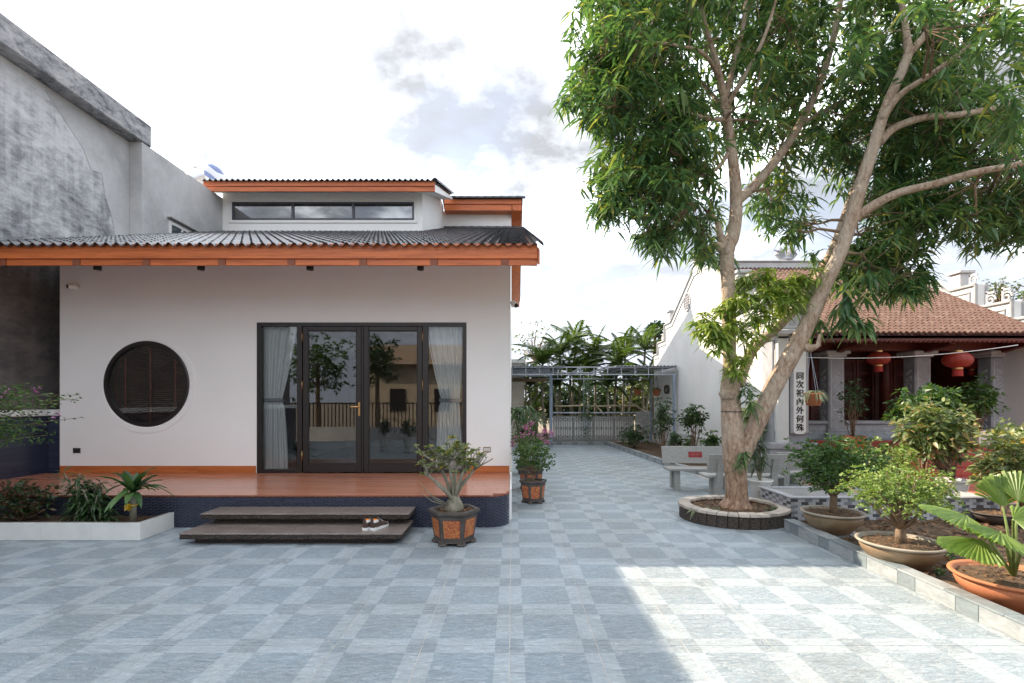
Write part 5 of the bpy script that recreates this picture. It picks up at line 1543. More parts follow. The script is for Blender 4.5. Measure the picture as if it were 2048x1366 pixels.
# roundel
q = Vector((GX - .02, 14.95 + .55, ZP(604, 15.4)))
rdm = MB()
yc = XP(1375, 1) and 5.5 / .350; q = Vector((GX - .02, yc, ZP(604, yc)))
rad = .30
for (r0_, r1_) in ((.30, .255),):
    for k in range(40):
        a0, a1 = 2 * PI * k / 40, 2 * PI * (k + 1) / 40
        pp = lambda r, a, x: (x, q.y + r * math.cos(a), q.z + r * math.sin(a))
        rdm.face([pp(r0_, a0, GX - .03), pp(r0_, a1, GX - .03), pp(r1_, a1, GX - .03), pp(r1_, a0, GX - .03)])
        rdm.face([pp(r0_, a0, GX - .03), pp(r0_, a1, GX - .03), pp(r0_, a1, GX - .0006), pp(r0_, a0, GX - .0006)])
for k in (-.16, -.08, 0, .08, .16):
    l_ = math.sqrt(.25 ** 2 - k * k); rdm.box(GX - .028, GX - .0007, q.y - l_, q.y + l_, q.z + k - .014, q.z + k + .014)
for k in (-.1, 0, .1):
    l_ = math.sqrt(.25 ** 2 - k * k); rdm.box(GX - .0295, GX - .0009, q.y + k - .016, q.y + k + .016, q.z - l_ * .9, q.z + l_ * .9)
rdm.build('longevity_roundel', M['stone'], tp)
# podium and steps
MB().box(GX + .2205, GX2 - .0005, 10.75, 19.0, 0, TFZ).build('podium', M['stone'], tp)
for k in range(5):
    MB().bbox(8.0, 10.7, 10.74 - (5 - k) * .14, 10.745, k * .15 + (.06 if k == 0 else .0005), (k + 1) * .15, .008).build('red_step', M['redstep'], tp)
MB().bbox(6.2, GX2 - .01, 10.70, 10.7495, .62, TFZ + .006, .01).build('podium_edge', M['redstep'], tp)
# columns
def column(x, y, w=.36):
    z1 = 2.66
    cb = MB().bbox(x - w / 2, x + w / 2, y, y + w, TFZ + .16, z1, .025)
    cb.build('column', M['stone'], tp)
    MB().bbox(x - w / 2 - .06, x + w / 2 + .06, y - .06, y + w + .06, TFZ + .001, TFZ + .16, .03).bbox(x - w / 2 - .03, x + w / 2 + .03, y - .03, y + w + .03, TFZ + .1605, TFZ + .21, .012).build('column_base', M['stone'], tp)
    MB().bbox(x - w / 2 - .03, x + w / 2 + .03, y - .03, y + w + .03, z1 - .001, z1 + .06, .01).bbox(x - w / 2 - .09, x + w / 2 + .09, y - .09, y + w + .09, z1 + .0605, z1 + .14, .02).build('column_capital', M['stonelt'], tp)
    fr_ = MB()
    z = TFZ + .3
    for sgn in (-1, 1): fr_.box(x + sgn * (w / 2 - .05) - .008, x + sgn * (w / 2 - .05) + .008, y - .008, y - .0006, TFZ + .25, z1 - .08)
    while z < z1 - .2:
        pts = [(x + .07 * math.cos(a * .7 + z * 9), y - .002, z + .055 * math.sin(a * .7)) for a in range(10)]
        fr_.tube(pts, .010, 4)
        pts = [(x - w / 2 - .002, y + w / 2 + .07 * math.cos(a * .7 + z * 9), z + .055 * math.sin(a * .7)) for a in range(10)]
        fr_.tube(pts, .010, 4); z += .15
    fr_.build('column_relief', M['stonelt'], tp, kind='stuff')
for px in (1665, 1836, 1987): column(XP(px, 11.25), 11.1)
# corner pillar with couplet
CYF = 10.35
MB().bbox(GX - .06, 6.16, CYF + .12, 10.9, .35, 3.05, .015).build('corner_pillar', M['stone'], tp)
MB().bbox(GX - .02, 5.72, CYF + .085, CYF + .119, 1.05, 2.75, .008).build('corner_panel', M['temple_white'], tp)
MB().bbox(5.76, 6.14, CYF, CYF + .1195, 1.0, 2.95, .02).build('couplet_frame', M['trim'], tp)
for (z0, z1, o) in ((0.0, .35, .10), (.3505, .55, .16), (.5505, .68, .10), (.6805, .82, .14), (2.96, 3.04, .06), (3.045, 3.16, .14), (3.165, 3.24, .08), (3.245, 3.5, .0)):
    MB().bbox(GX - .06 - o, 6.16 + o, CYF - o + .06, 10.95, z0, z1, .02).build('pillar_moulding', M['stone'] if z0 < 2 else M['stonelt'], tp)
pz0, pz1 = ZP(868, CYF), 2.85
ch = .05
MB().prism([(5.82 + ch, pz0), (6.07 - ch, pz0), (6.07, pz0 + ch), (6.07, pz1 - ch), (6.07 - ch, pz1), (5.82 + ch, pz1), (5.82, pz1 - ch), (5.82, pz0 + ch)], lambda a, b, t: (a, t, b), CYF - .006, CYF - .0006).build('couplet_board', M['white'], tp)
def glyph(chars, par, mat_, x, y, z, size, name='couplet_character', bold=.012, rot=(PI / 2, 0, 0)):
    cu = bpy.data.curves.new('glyph', 'FONT'); cu.body = chars; cu.size = size; cu.extrude = .002; cu.offset = 0.0; cu.align_x = 'CENTER'; cu.align_y = 'CENTER'
    o = bpy.data.objects.new('glyph', cu); COL.objects.link(o)
    bpy.context.view_layer.update()
    me = bpy.data.meshes.new_from_object(o.evaluated_get(bpy.context.evaluated_depsgraph_get()))
    bpy.data.objects.remove(o); bpy.data.curves.remove(cu)
    me.materials.clear(); me.materials.append(mat_)
    return inst(name, me, par, (x, y, z), rot)
ink = simple('black_ink', (.012, .012, .014), .6, .1, 10, 0)
chs = [('同', 690), ('次', 765), ('祀', 787), ('內', 803), ('外', 820), ('何', 836), ('殊', 856)]
gx_ = 5.945
for k, (chx, py) in enumerate(chs):
    z = ZP(856, CYF) + (6 - k) * .178
    for dx_, dz_ in ((0, 0), (.006, .002), (-.005, -.003)): glyph(chx, tp, ink, gx_ + dx_, CYF - .0095 - abs(dx_) * .08, z + dz_, .165)
# low stone balustrade between columns
xs = [6.16] + [XP(px, 11.25) for px in (1665, 1836, 1987)]
for (a, b) in zip(xs[:-1], xs[1:]):
    a0_ = a + (.18 if a > 6.5 else .02); b0_ = b - .18
    if b > 10: continue
    MB().bbox(a0_, b0_, 11.16, 11.40, TFZ + .001, 1.16, .01).bbox(a0_ - .0, b0_ + .0, 11.10, 11.46, 1.1605, 1.24, .02).build('balustrade', M['stone'], tp)
    rl = MB()
    n_ = 4
    for k in range(n_):
        cx_ = a0_ + (b0_ - a0_) * (k + .5) / n_
        rl.tube([(cx_ + .12 * math.cos(t_ * .6) * (1 - t_ / 22), 11.158, 1.0 + .08 * math.sin(t_ * .6) * (1 - t_ / 22)) for t_ in range(16)], .012, 4)
    rl.build('balustrade_relief', M['stonelt'], tp, kind='stuff')
MB().bbox(9.25, 10.56, 11.16, 11.40, TFZ + .001, .95, .01).build('balustrade', M['stone'], tp)
# timber: eave beam, brackets, doors
EZ2, EY2, RS2 = 3.04, 10.15, .545
MB().bbox(GX + .225, GX2 - .005, 11.12, 11.34, 2.80, 2.98, .01).build('eave_beam', M['redwood'], tp)
for px in (1665, 1836, 1987):
    x = XP(px, 11.25)
    MB().prism([(10.35, 2.86), (10.35, 2.96), (11.5, 3.2), (11.5, 2.70), (11.1, 2.72), (10.8, 2.80)], lambda a, b, t: (t, a, b), x - .06, x + .06).build('eave_bracket', M['redwood'], tp)
MB().bbox(6.2, 11.1, EY2 + .03, EY2 + .07, 2.90, 3.02, .005).build('carved_eave_board', M['redwood'], tp)
sc = MB(); x = 6.2
while x < 11.1:
    sc.lathe([(.0, -.04), (.035, -.03), (.045, 0), (.0, .02)], 8, (x, EY2 + .045, 2.905)); x += .1
sc.build('eave_scallops', M['redwood'], tp, kind='stuff')
MB().box(GX + .2205, GX2 - .0005, 13.05, 13.2, TFZ, 4.2).build('hall_front', M['redwood2'], tp)
MB().box(GX2 - .03, GX2 - .0012, 11.5, 13.04, TFZ + .001, 3.6).build('hall_side_panel', M['redwood2'], tp)
dx0 = 6.3; k = 0
while dx0 < 10.7:
    w_ = .46
    dr_ = MB()
    dr_.bbox(dx0, dx0 + .06, 12.96, 13.03, TFZ, 2.75, .006).bbox(dx0 + w_ - .06, dx0 + w_, 12.96, 13.03, TFZ, 2.75, .006)
    for (z0, z1) in ((TFZ, TFZ + .1), (1.45, 1.53), (1.62, 1.70), (2.35, 2.43), (2.67, 2.75)): dr_.bbox(dx0 + .0605, dx0 + w_ - .0605, 12.965, 13.03, z0, z1, .006)
    dr_ = dr_.build('hall_door', M['redwood'], tp)
    MB().box(dx0 + .05, dx0 + w_ - .05, 12.99, 13.02, TFZ + .09, 2.7).build('door_panel', M['redwood2'], dr_)
    cv = MB()
    for (z0, z1) in ((.98, 1.4), (1.76, 2.3)):
        for _ in range(9):
            cxx, czz = rnd(dx0 + .12, dx0 + w_ - .12), rnd(z0, z1)
            cv.tube([(cxx + .06 * math.cos(t_ * .7) * (1 - t_ / 14), 12.985, czz + .06 * math.sin(t_ * .7) * (1 - t_ / 14)) for t_ in range(10)], .011, 4)
    cv.build('door_carving', M['redwood'], dr_, kind='stuff')
    dx0 += w_ + (.02 if k % 4 != 3 else .24); k += 1
for px in (1610, 1770, 1900):
    x = XP(px, 12.6); MB().lathe([(.12, TFZ), (.12, 3.9)], 16, (x, 12.6, 0)).build('hall_post', M['redwood'], tp, smooth=True)
# roof: convex cover rows over a deck
RYr = GC; RZr = EZ2 + RS2 * (RYr - EY2)
MB().prism([(EY2, EZ2 - .03), (RYr, RZr - .05), (GC + 4.6, EZ2 + .1), (GC + 4.6, EZ2 - .1), (RYr, RZr - .2), (EY2, EZ2 - .08)], lambda a, b, t: (t, a, b), GX + .2205, GX2 - .0005).build('roof_deck', M['redwood2'], tp)
MB().prism([(EY2, EZ2 - .03), (10.36, EZ2 + .085), (10.36, EZ2 + .02), (EY2, EZ2 - .08)], lambda a, b, t: (t, a, b), 6.2, 11.35).build('eave_deck', M['redwood2'], tp)
def temple_tile():
    t = NT('red_clay_roof_tile'); v = t.coord(world=True)
    n_ = t.noise(v, 14, 4, .6); r = t.n('ShaderNodeNewGeometry').outputs['Random Per Island']
    col = t.mix(.35, t.ramp(n_, [(.3, (.075, .037, .028)), (.7, (.14, .074, .055))]), t.ramp(r, [(0, (.11, .045, .03)), (.7, (.12, .064, .048)), (1.0, (.22, .14, .11))]))
    return t.pbr(col, .75, t.bump(n_, .3, .01))
rt = MB(); x = 5.74; sa2 = math.atan(RS2); c2, s2 = math.cos(sa2), math.sin(sa2); Ls = (RYr - EY2) / c2
while x < 11.32:
    s = 0.0; L_ = .17
    while s < Ls - .1:
        n = 5; jit = rnd(-.006, .006)
        if x > 10.88 and s > .15: break
        if x < 6.2 and s < 1.4: s += L_; continue
        k = len(rt.v)
        for (ss, rr_, o) in ((s, .043, .010), (s + L_ * 1.1, .040, .002)):
            for i in range(n + 1):
                a = PI * i / n; X = x + jit + rr_ * math.cos(a); Hh = rr_ * 1.35 * math.sin(a) + o
                rt.v.append((X, EY2 + ss * c2 - Hh * s2, EZ2 + ss * s2 + Hh * c2))
        for i in range(n): rt.f.append((k + i, k + i + 1, k + n + 2 + i, k + n + 1 + i)); rt.m.append(0)
        rt.f.append(tuple(k + i for i in range(n + 1))); rt.m.append(0)
        s += L_
    x += .118
rt.build('roof_tiles', temple_tile(), tp, kind='stuff')
MB().bbox(GX + .2205, GX2 - .0005, RYr - .12, RYr + .12, RZr - .05, RZr + .16, .02).bbox(GX + .2205, GX2 - .0005, RYr - .16, RYr + .16, RZr + .161, RZr + .21, .015).build('roof_ridge', M['stonelt'], tp)
vg = MB().prism([(10.36, EZ2 + .085), (RYr, RZr), (RYr, RZr + .07), (10.36, EZ2 + .155)], lambda a, b, t: (t, a, b), GX2 - .09, GX2 - .0008); vg.build('verge_mortar', M['stonelt'], tp)
fl = MB(); q = Vector((XP(1572, GC), GC, RZr + .2))
fl.lathe([(.16, 0), (.18, .06), (.12, .12)], 12, q)
for k in range(15):
    a = rnd(-1.2, 1.2); h = rnd(.25, .52) * (1 - abs(a) * .25)
    p0 = q + Vector((a * .13, 0, .08)); fl.tube([p0, p0 + Vector((a * .12, rnd(-.04, .04), h * .5)), p0 + Vector((a * .10 + .05 * math.sin(k), rnd(-.05, .05), h * .8)), p0 + Vector((a * .2, 0, h))], [.05, .045, .03, .004], 6)
fl.build('ridge_flame', M['stone'], tp)
# painted landscape panel in a grey frame wall at the right
pw = thing('picture_wall', 'grey framed wall panel with a blue landscape picture at the right edge', 'wall', (11.6, 10.9, 0))
MB().bbox(11.15, 13.2, 10.95, 11.15, 0, 2.35, .01).bbox(11.1, 13.3, 10.9, 11.2, 2.3505, 2.5, .02).build('wall_panel', M['trim'], pw)
MB().bbox(11.22, 11.30, 10.91, 10.9495, .85, 2.22, .006).bbox(11.3005, 13.1, 10.91, 10.9495, 2.14, 2.22, .006).bbox(11.3005, 13.1, 10.91, 10.9495, .85, .93, .006).build('picture_frame', M['stone'], pw)
def picture():
    t = NT('landscape_print'); sp = t.n('ShaderNodeSeparateXYZ', {0: t.coord(world=True)})
    n_ = t.noise(t.coord(world=True), 5, 5, .6)
    zz = t.math('ADD', sp.outputs['Z'], t.math('MULTIPLY', n_, .28))
    f = t.n('ShaderNodeMapRange', {0: zz, 1: 1.0, 2: 2.4, 3: 0.0, 4: 1.0}).outputs[0]
    col = t.ramp(f, [(.0, (.05, .30, .55)), (.25, (.16, .45, .66)), (.36, (.25, .36, .30)), (.42, (.035, .10, .05)), (.66, (.06, .16, .07)), (.70, (.30, .55, .72)), (1.0, (.08, .36, .66))])
    return t.pbr(col, .4)
MB().box(11.301, 13.1, 10.93, 10.9485, .931, 2.139).build('picture', picture(), pw)
# lanterns
def lantern(px, py, Y, r, label, hang):
    q = P(px, py, Y)
    t = thing('paper_lantern', label, 'lantern', q, group='red lanterns under the temple eave')
    mod = lambda a: 1 - .035 * abs(math.sin(a * 8))
    lanm = leafmat('red_lantern_silk', (.42, .055, .035), (.42, .055, .035), (.48, .07, .045), .35, .45)
    MB().lathe([(r * .34, -r * .62), (r * .7, -r * .5), (r * .95, -r * .22), (r, 0), (r * .95, r * .22), (r * .7, r * .5), (r * .34, r * .62)], 48, q, mod=mod).build('lantern_body', lanm, t, smooth=True)
    MB().lathe([(r * .36, 0), (r * .36, r * .14)], 16, (q.x, q.y, q.z + r * .61)).lathe([(r * .36, 0), (r * .36, r * .12)], 16, (q.x, q.y, q.z - r * .73)).build('lantern_cap', M['brass'], t)
    MB().lathe([(r * .33, 0), (r * .36, -r * .55)], 14, (q.x, q.y, q.z - r * .72)).build('lantern_tassel', simple('red_fringe', (.36, .03, .02), .8, .25, 60, .4, 90), t)
    MB().tube([(q.x, q.y, q.z + r * .74), (q.x, q.y, hang)], .006, 5).build('lantern_cord', M['black'], t)
lantern(1757, 717, 10.75, .225, 'red paper lantern with gold print between two stone columns', 2.95)
lantern(1915, 720, 10.4, .262, 'large faded red lantern hung at the right bay of the temple', 2.96)
lantern(1945, 727, 11.8, .22, 'dark red lantern half hidden behind the large faded lantern', 3.3)
rp_ = MB(); pts = []
A, B = P(1560, 712, 10.25), P(2036, 690, 10.0)
for k in range(25):
    u = k / 24; p = A.lerp(B, u); p.z -= .22 * 4 * u * (1 - u) * .6; pts.append(p)
tag(rp_.tube(pts, .007, 5).build('washing_line', M['white']), 'thin white line strung below the temple eave', 'line')
# pot on the temple step and thin plants
c = Vector((XP(1957, 10.62), 10.6, .752))
t = bush_plant('potted_shrub', 'bushy plant in a square white pot on the temple steps', 'potted plant', c, P(1957, 800, 10.6), (.42, .3, .45), 150, .12, .045, M['leaf_mid'], 6, .014, 14, .25, droop=.5)
MB().lathe([(.15, 0), (.21, .27), (.235, .27), (.235, .31), (.19, .31), (.18, .26)], 4, c, 0, PI / 4).build('pot_body', M['ceramic'], t)
c = Vector((XP(1706, 10.2), 10.2, .05))
t = bush_plant('potted_shrub', 'thin dark twiggy plant in a red clay pot before the hall doors', 'potted plant', c, P(1706, 800, 10.2), (.26, .25, .5), 110, .08, .03, M['leaf_dark'], 4, .010, 18, .85, droop=.4, shell=.1)
MB().lathe([(.10, .0), (.13, .5), (.2, .72), (.23, .88), (.24, .92), (.2, .92), (.19, .86)], 24, c).build('pot_body', M['terracotta'], t, smooth=True)
for (px, lab) in ((1822, 'red clay pot with trailing greenery before the temple balustrade'), (1842, 'second red clay pot nearer the temple steps')):
    c = Vector((XP(px, 9.9), 9.9, .06))
    t = bush_plant('potted_shrub', lab, 'potted plant', c, c + Vector((0, 0, .75)), (.3, .25, .2), 60, .09, .035, M['leaf_mid'], 6, .01, 10, .5, droop=.6)
    vase(t, c, .2, .52, M['terracotta'])
# hanging spider plant under the limb
q = P(1627, 797, 7.0)
t = thing('hanging_spider_plant', 'striped spider plant in an orange pot hanging from the tree limb', 'hanging plant', q)
MB().lathe([(.090, -.10), (.112, .05), (.125, .052), (.125, .078), (.105, .078), (.10, .04)], 24, q).build('pot_body', M['terracotta'], t, smooth=True)
hk = P(1621, 702, 6.98); wr = MB()
for a in (0.3, 2.4, 4.5): wr.tube([(q.x + .10 * math.cos(a), q.y + .10 * math.sin(a), q.z + .06), hk], .003, 4)
wr.tube([hk, hk + Vector((.0, .0, .05))], .004, 4); wr.build('hanger', M['galv'], t)
lm = MB()
for k in range(64):
    a = rnd(0, 2 * PI); d = Vector((math.cos(a), math.sin(a), rnd(.7, 1.8))).normalized(); L = rnd(.2, .36); sd = d.cross(Vector((0, 0, 1))).normalized()
    k0 = len(lm.v); N = 6; b = q + Vector((rnd(-.04, .04), rnd(-.04, .04), .06))
    for j in range(N + 1):
        u = j / N; w = .008 * (1 - u ** 3) + .0005; cp = b + d * L * u - Vector((0, 0, L * 1.15 * u * u)); lm.v += [tuple(cp - sd * w), tuple(cp + sd * w)]
    for j in range(N): o = k0 + 2 * j; lm.f.append((o, o + 1, o + 3, o + 2)); lm.m.append(0)
lm.build('leaves', M['stripe'], t)
# ================================================================== LANE END: GATE, CANOPY, SHED
GY = 19.5
gt = thing('lane_gate', 'white sheet metal gate with a lattice of vertical bars and rings at the lane end', 'gate', (3.2, GY, 0))
gx0, gx1, gz0, gz1 = XP(1106, GY), XP(1268, GY), .14, 1.10
def gate_sheet():
    t = NT('rusty_white_sheet'); v = t.coord(world=True)
    n_ = t.noise(v, 1.1, 6, .65); n2 = t.noise(t.coord(world=True, scale=(3, 1, .5)), 4, 4)
    col = t.ramp(n_, [(.38, (.80, .80, .80)), (.60, (.76, .75, .72)), (.70, (.62, .50, .28))])
    return t.pbr(t.mix(t.ramp(n2, [(.5, 0.0), (.8, .25)]), col, (.40, .30, .20)), .6)
MB().box(gx0, gx1, GY + .012, GY + .02, gz0 + .02, gz1 - .02).build('sheet', gate_sheet(), gt)
lw = (gx1 - gx0) / 4
barm = simple('gate_bar_paint', (.27, .265, .25), .6, .2, 20, .1, 60)
nb_ = 7
for k in range(4):
    a = gx0 + k * lw; b = a + lw
    fr_ = MB()
    for (z0, z1) in ((gz0, gz0 + .04), (gz1 - .04, gz1)): fr_.box(a + .01, b - .01, GY - .03, GY + .01, z0, z1)
    fr_.box(a + .01, a + .04, GY - .03, GY + .01, gz0 + .041, gz1 - .041).box(b - .04, b - .01, GY - .03, GY + .01, gz0 + .041, gz1 - .041)
    fr_.build('gate_frame', barm, gt)
    for i in range(nb_):
        x = a + .04 + (lw - .08) * (i + 1) / (nb_ + 1)
        MB().box(x - .010, x + .010, GY - .025, GY - .005, gz0 + .041, gz1 - .041).build('gate_bar', barm, gt)
    rg = MB()
    for i in range(0, nb_ + 1, 2):
        x = a + .04 + (lw - .08) * (i + .5) / (nb_ + 1) + (lw - .08) / (nb_ + 1) * .5
        for zc in (gz0 + .14, gz1 - .14, (gz0 + gz1) / 2):
            r = .065 if zc != (gz0 + gz1) / 2 else .045
            rg.tube([(x + r * math.cos(t_), GY - .034, zc + r * math.sin(t_)) for t_ in [2 * PI * j / 12 for j in range(13)]], .010, 4)
    rg.build('gate_rings', barm, gt, kind='stuff')
MB().tube([(gx0 - .05, GY - .05, 1.22), (XP(1300, GY), GY - .05, 1.22)], .03, 8).build('top_rail', M['galv'], gt)
gw = thing('gate_pier', 'grey block pier between the gate and the temple wall', 'wall', (4.95, GY, 0))
zz = 0.0; r_ = 0
while zz < 1.15:
    x = gx1 + .06 + (0 if r_ % 2 else -.0)
    xe = 5.46
    while x < xe - .03:
        x1 = min(x + (.3 if (r_ % 2 or x > gx1 + .1) else .15), xe)
        MB().bbox(x, x1 - .012, GY - .08, GY + .1, zz, zz + .148, .008).build('block', M['cement'], gw); x = x1
    zz += .16; r_ += 1
# bamboo pole and props above the gate
for (a, b, lab) in (((1108, 812, 19.7), (1275, 812, 19.7), 'long horizontal bamboo pole above the white gate'), ((1188, 806, 19.6), (1208, 830, 19.6), 'short slanted bamboo stick resting behind the gate middle'), ((1262, 806, 19.6), (1296, 826, 19.6), 'short slanted bamboo stick near the grey pier')):
    A, B = P(*a), P(*b); pts = [A.lerp(B, k / 8) + Vector((0, 0, rnd(-.012, .012))) for k in range(9)]
    tag(MB().tube(pts, .032, 8).build('bamboo_pole', simple('bamboo', (.42, .34, .22), .6, .2, 6, .1, 30), smooth=True), lab, 'pole')
# steel canopy over the lane
cn = thing('lane_canopy', 'light steel canopy frame spanning the lane between house and temple', 'canopy', (2.6, 16.6, 0))
cz0, cz1 = ZP(750, 16.6), ZP(733, 16.6); cx0, cx1 = -.03, 5.44
for (y, nm) in ((16.6, 'truss'), (19.9, 'truss')):
    tr_ = MB().box(cx0, cx1, y - .02, y + .02, cz1 - .04, cz1).box(cx0, cx1, y - .02, y + .02, cz0, cz0 + .035)
    n_ = 12
    for k in range(n_ + 1):
        x = cx0 + .02 + (cx1 - cx0 - .04) * k / n_; tr_.box(x - .013, x + .013, y - .012, y + .012, cz0 + .0355, cz1 - .0405)
    tr_.build(nm, M['galv'], cn)
for k in range(8):
    x = cx0 + .1 + (cx1 - cx0 - .2) * k / 7
    MB().box(x - .02, x + .02, 16.625, 19.875, cz1 - .045, cz1 - .003).build('purlin', M['galv'], cn)
sh_ = MB(); nn = 46
sh_skip = lambda x: 1.7 < x < 3.3
for k in range(nn):
    xa, xb = cx0 + (cx1 - cx0) * k / nn, cx0 + (cx1 - cx0) * (k + 1) / nn
    if sh_skip(xa): continue
    for (p, q, za, zb) in ((xa, (xa + xb) / 2, 0, .035), ((xa + xb) / 2, xb, .035, 0)):
        sh_.face([(p, 16.5, cz1 + .004 + za), (q, 16.5, cz1 + .004 + zb), (q, 20.0, cz1 + .05 + zb), (p, 20.0, cz1 + .05 + za)])
so = sh_.build('corrugated_sheet', simple('canopy_sheet', (.30, .32, .34), .5, .15, 3, .05, 30), cn)
md = so.modifiers.new('thick', 'SOLIDIFY'); md.thickness = .004
for (x, y, r) in ((XP(1102, 18.4), 18.4, .055), (5.36, 16.6, .035), (5.36, 19.3, .03)):
    MB().box(x - r, x + r, y - r, y + r, 0, cz0 if y != 18.4 else cz1 - .05).build('canopy_post', simple('blue_grey_steel', (.26, .32, .42), .45, .12, 5, .05, 40), cn)
# lean-to beside the lane
sd_ = thing('lean_to_shed', 'small lean-to with corrugated fascia beyond the house on the lane', 'shed', (.7, 17.6, 0))
x0_, x1_ = -.2, XP(1098, 17.8)
fz0, fz1 = ZP(753, 17.8), ZP(737, 17.8); k = 0
while x0_ + k * .09 < x1_ - .02:
    a = x0_ + k * .09; MB().box(a + .004, a + .086, 17.8 - (.012 if k % 2 else 0), 17.83, fz0, fz1).build('fascia_strip', M['galv'], sd_); k += 1
MB().box(x0_, x1_, 17.84, 21.5, fz1 - .03, fz1).build('shed_roof', M['conc'], sd_)
MB().box(x0_, XP(1048, 19.0), 19.0, 19.15, 0, fz1 - .031).build('shed_wall', simple('cream_plaster', (.62, .57, .50), .8, .08, 2, .1, 40), sd_)
MB().box(x0_, x1_, 18.9, 18.98, ZP(757, 18.9) - .12, ZP(757, 18.9)).build('shed_beam', M['twig'], sd_)
MB().box(XP(1050, 18.95), XP(1050, 18.95) + .06, 18.9, 18.98, 0, ZP(757, 18.9) - .121).build('shed_post', M['twig'], sd_)
hb = thing('far_house', 'white flat roofed house corner just above the lean-to', 'house', (-1.5, 24, 0))
MB().box(-6, XP(1048, 23.8), 23.8, 27, 0, ZP(727, 23.8)).build('wall', M['stucco'], hb)
MB().bbox(-6.1, XP(1051, 23.7), 23.65, 27.1, ZP(727, 23.8) + .001, ZP(718, 23.7), .02).build('roof_slab', M['white'], hb)
# hanging pots and wall lamp at the temple side
for (px, py, Y, lab) in ((1275, 784, 18.6, 'orange hanging pot with fern below the canopy'), (1313, 785, 17.6, 'small orange hanging pot against the shaded temple wall')):
    q = P(px, py, Y); t = thing('hanging_pot', lab, 'hanging plant', q)
    MB().lathe([(.09, -.12), (.14, .06), (.16, .06), (.16, .10), (.12, .10), (.12, .03)], 18, q).build('pot_body', M['terracotta'], t, smooth=True)
    w = MB()
    for a in (.4, 2.5, 4.6): w.tube([(q.x + .14 * math.cos(a), q.y + .14 * math.sin(a), q.z + .08), (q.x, q.y, cz0 + .02)], .005, 4)
    w.build('hanger', M['black'], t); lm = MB()
    for k in range(70): a = rnd(0, 2 * PI); lm.leaf(q + Vector((0, 0, .08)), Vector((math.cos(a), math.sin(a), rnd(.3, 2))).normalized(), (0, 0, 1), rnd(.2, .36), .03, rnd(.4, 1))
    lm.build('leaves', M['leaf_mid'], t)
yl = 5.5 / .312; q = Vector((5.5, yl, ZP(780, yl)))
t = thing('wall_lamp', 'small round wall lamp with dark hood on the temple wall', 'lamp', q)
place(MB().lathe([(.11, 0), (.12, .04), (.08, .09), (0, .10)], 18), Matrix.Translation(q) @ Matrix.Rotation(-PI / 2, 4, 'Y')).build('lamp_globe', simple('lamp_glass', (.68, .52, .46), .3, .1, 9, 0), t, smooth=True)
place(MB().lathe([(.15, 0), (.16, .06), (.15, .12), (.135, .12), (.145, .0)], 18), Matrix.Translation(q + Vector((0, 0, .02))) @ Matrix.Rotation(-PI / 2, 4, 'Y')).build('lamp_hood', M['darkclay'], t)
# shrubs along the narrow bed
for (px, py, Y, rx_, rz_, n, m_, lab, L_) in ((1268, 872, 17.0, .5, .42, 190, 'leaf_dark', 'round dark green shrub at the far end of the narrow bed', .09), (1325, 838, 14.8, .35, .75, 130, 'leaf_dark', 'tall slender dark shrub left of the canopy post', .10), (1352, 880, 13.8, .2, .3, 50, 'leaf_dark', 'small shrub beside the slender dark shrub', .09), (1386, 835, 12.8, .36, .42, 110, 'leaf_dark', 'young tree with a thin bare stem against the shaded temple wall', .11), (1422, 885, 12.0, .28, .28, 90, 'leaf_mid', 'bright green shrub with a few red tips beside the tree trunk', .09), (1378, 890, 13.0, .16, .25, 40, 'leaf_mid', 'small spindly shrub above the bench back', .08), (1508, 835, 10.9, .3, .4, 60, 'stripe', 'pale variegated plant between trunk and temple corner pillar', .2)):
    c = Vector((XP(px, Y), Y, .07))
    bush_plant('bed_shrub', lab, 'shrub', c, P(px, py, Y), (rx_, rx_ * .8, rz_), n, L_, L_ * .42, M[m_], 7, .016, 14, 0, droop=.5, shell=.15)
# areca palms behind the gate
def frond_mesh(L, curve, n=24, wl=.42, mat_=None):
    mb = MB(); pts = []
    for k in range(n + 1):
        u = k / n; pts.append(Vector((L * u * (1 - .12 * curve * u), 0, L * (.55 * u - curve * u * u))))
    mb.tube(pts, [.018 * (1 - .8 * k / n) + .003 for k in range(n + 1)], 4)
    for k in range(3, n + 1):
        u = k / n; t_ = (pts[k] - pts[k - 1]).normalized(); l = wl * math.sin(PI * min(1, .18 + u * .80)) ** .6
        for s in (-1, 1):
            for j in (0, .5):
                p = pts[k - 1].lerp(pts[k], j + rnd(-.1, .1)); d = (t_ * .75 + Vector((0, s, .25)) * 1.0).normalized()
                mb.kite(p, d, (0, 0, 1) if s > 0 else (0, 0, -1), l * rnd(.85, 1.1), .045, rnd(.25, .6))
    return mb.mesh('frond', M['palm'])
fms = [frond_mesh(1.7, .55), frond_mesh(1.9, .85), frond_mesh(1.5, .35), frond_mesh(1.6, 1.15)]
palms = [(1120, 712, 23, .9), (1150, 690, 25, 1.0), (1085, 730, 22, .8), (1190, 712, 24, .95), (1235, 735, 22.5, .8), (1290, 700, 24, 1.0), (1160, 770, 22, .8), (1215, 775, 21.8, .8), (1265, 770, 22, .8), (1110, 775, 22.5, .8), (1330, 720, 26, 1.0), (1060, 775, 21.5, .75), (1180, 745, 23.5, .9), (1140, 745, 23, .9), (1250, 715, 25, 1.0), (1300, 760, 22.5, .8)]
where = ['leftmost', 'tall', 'low']
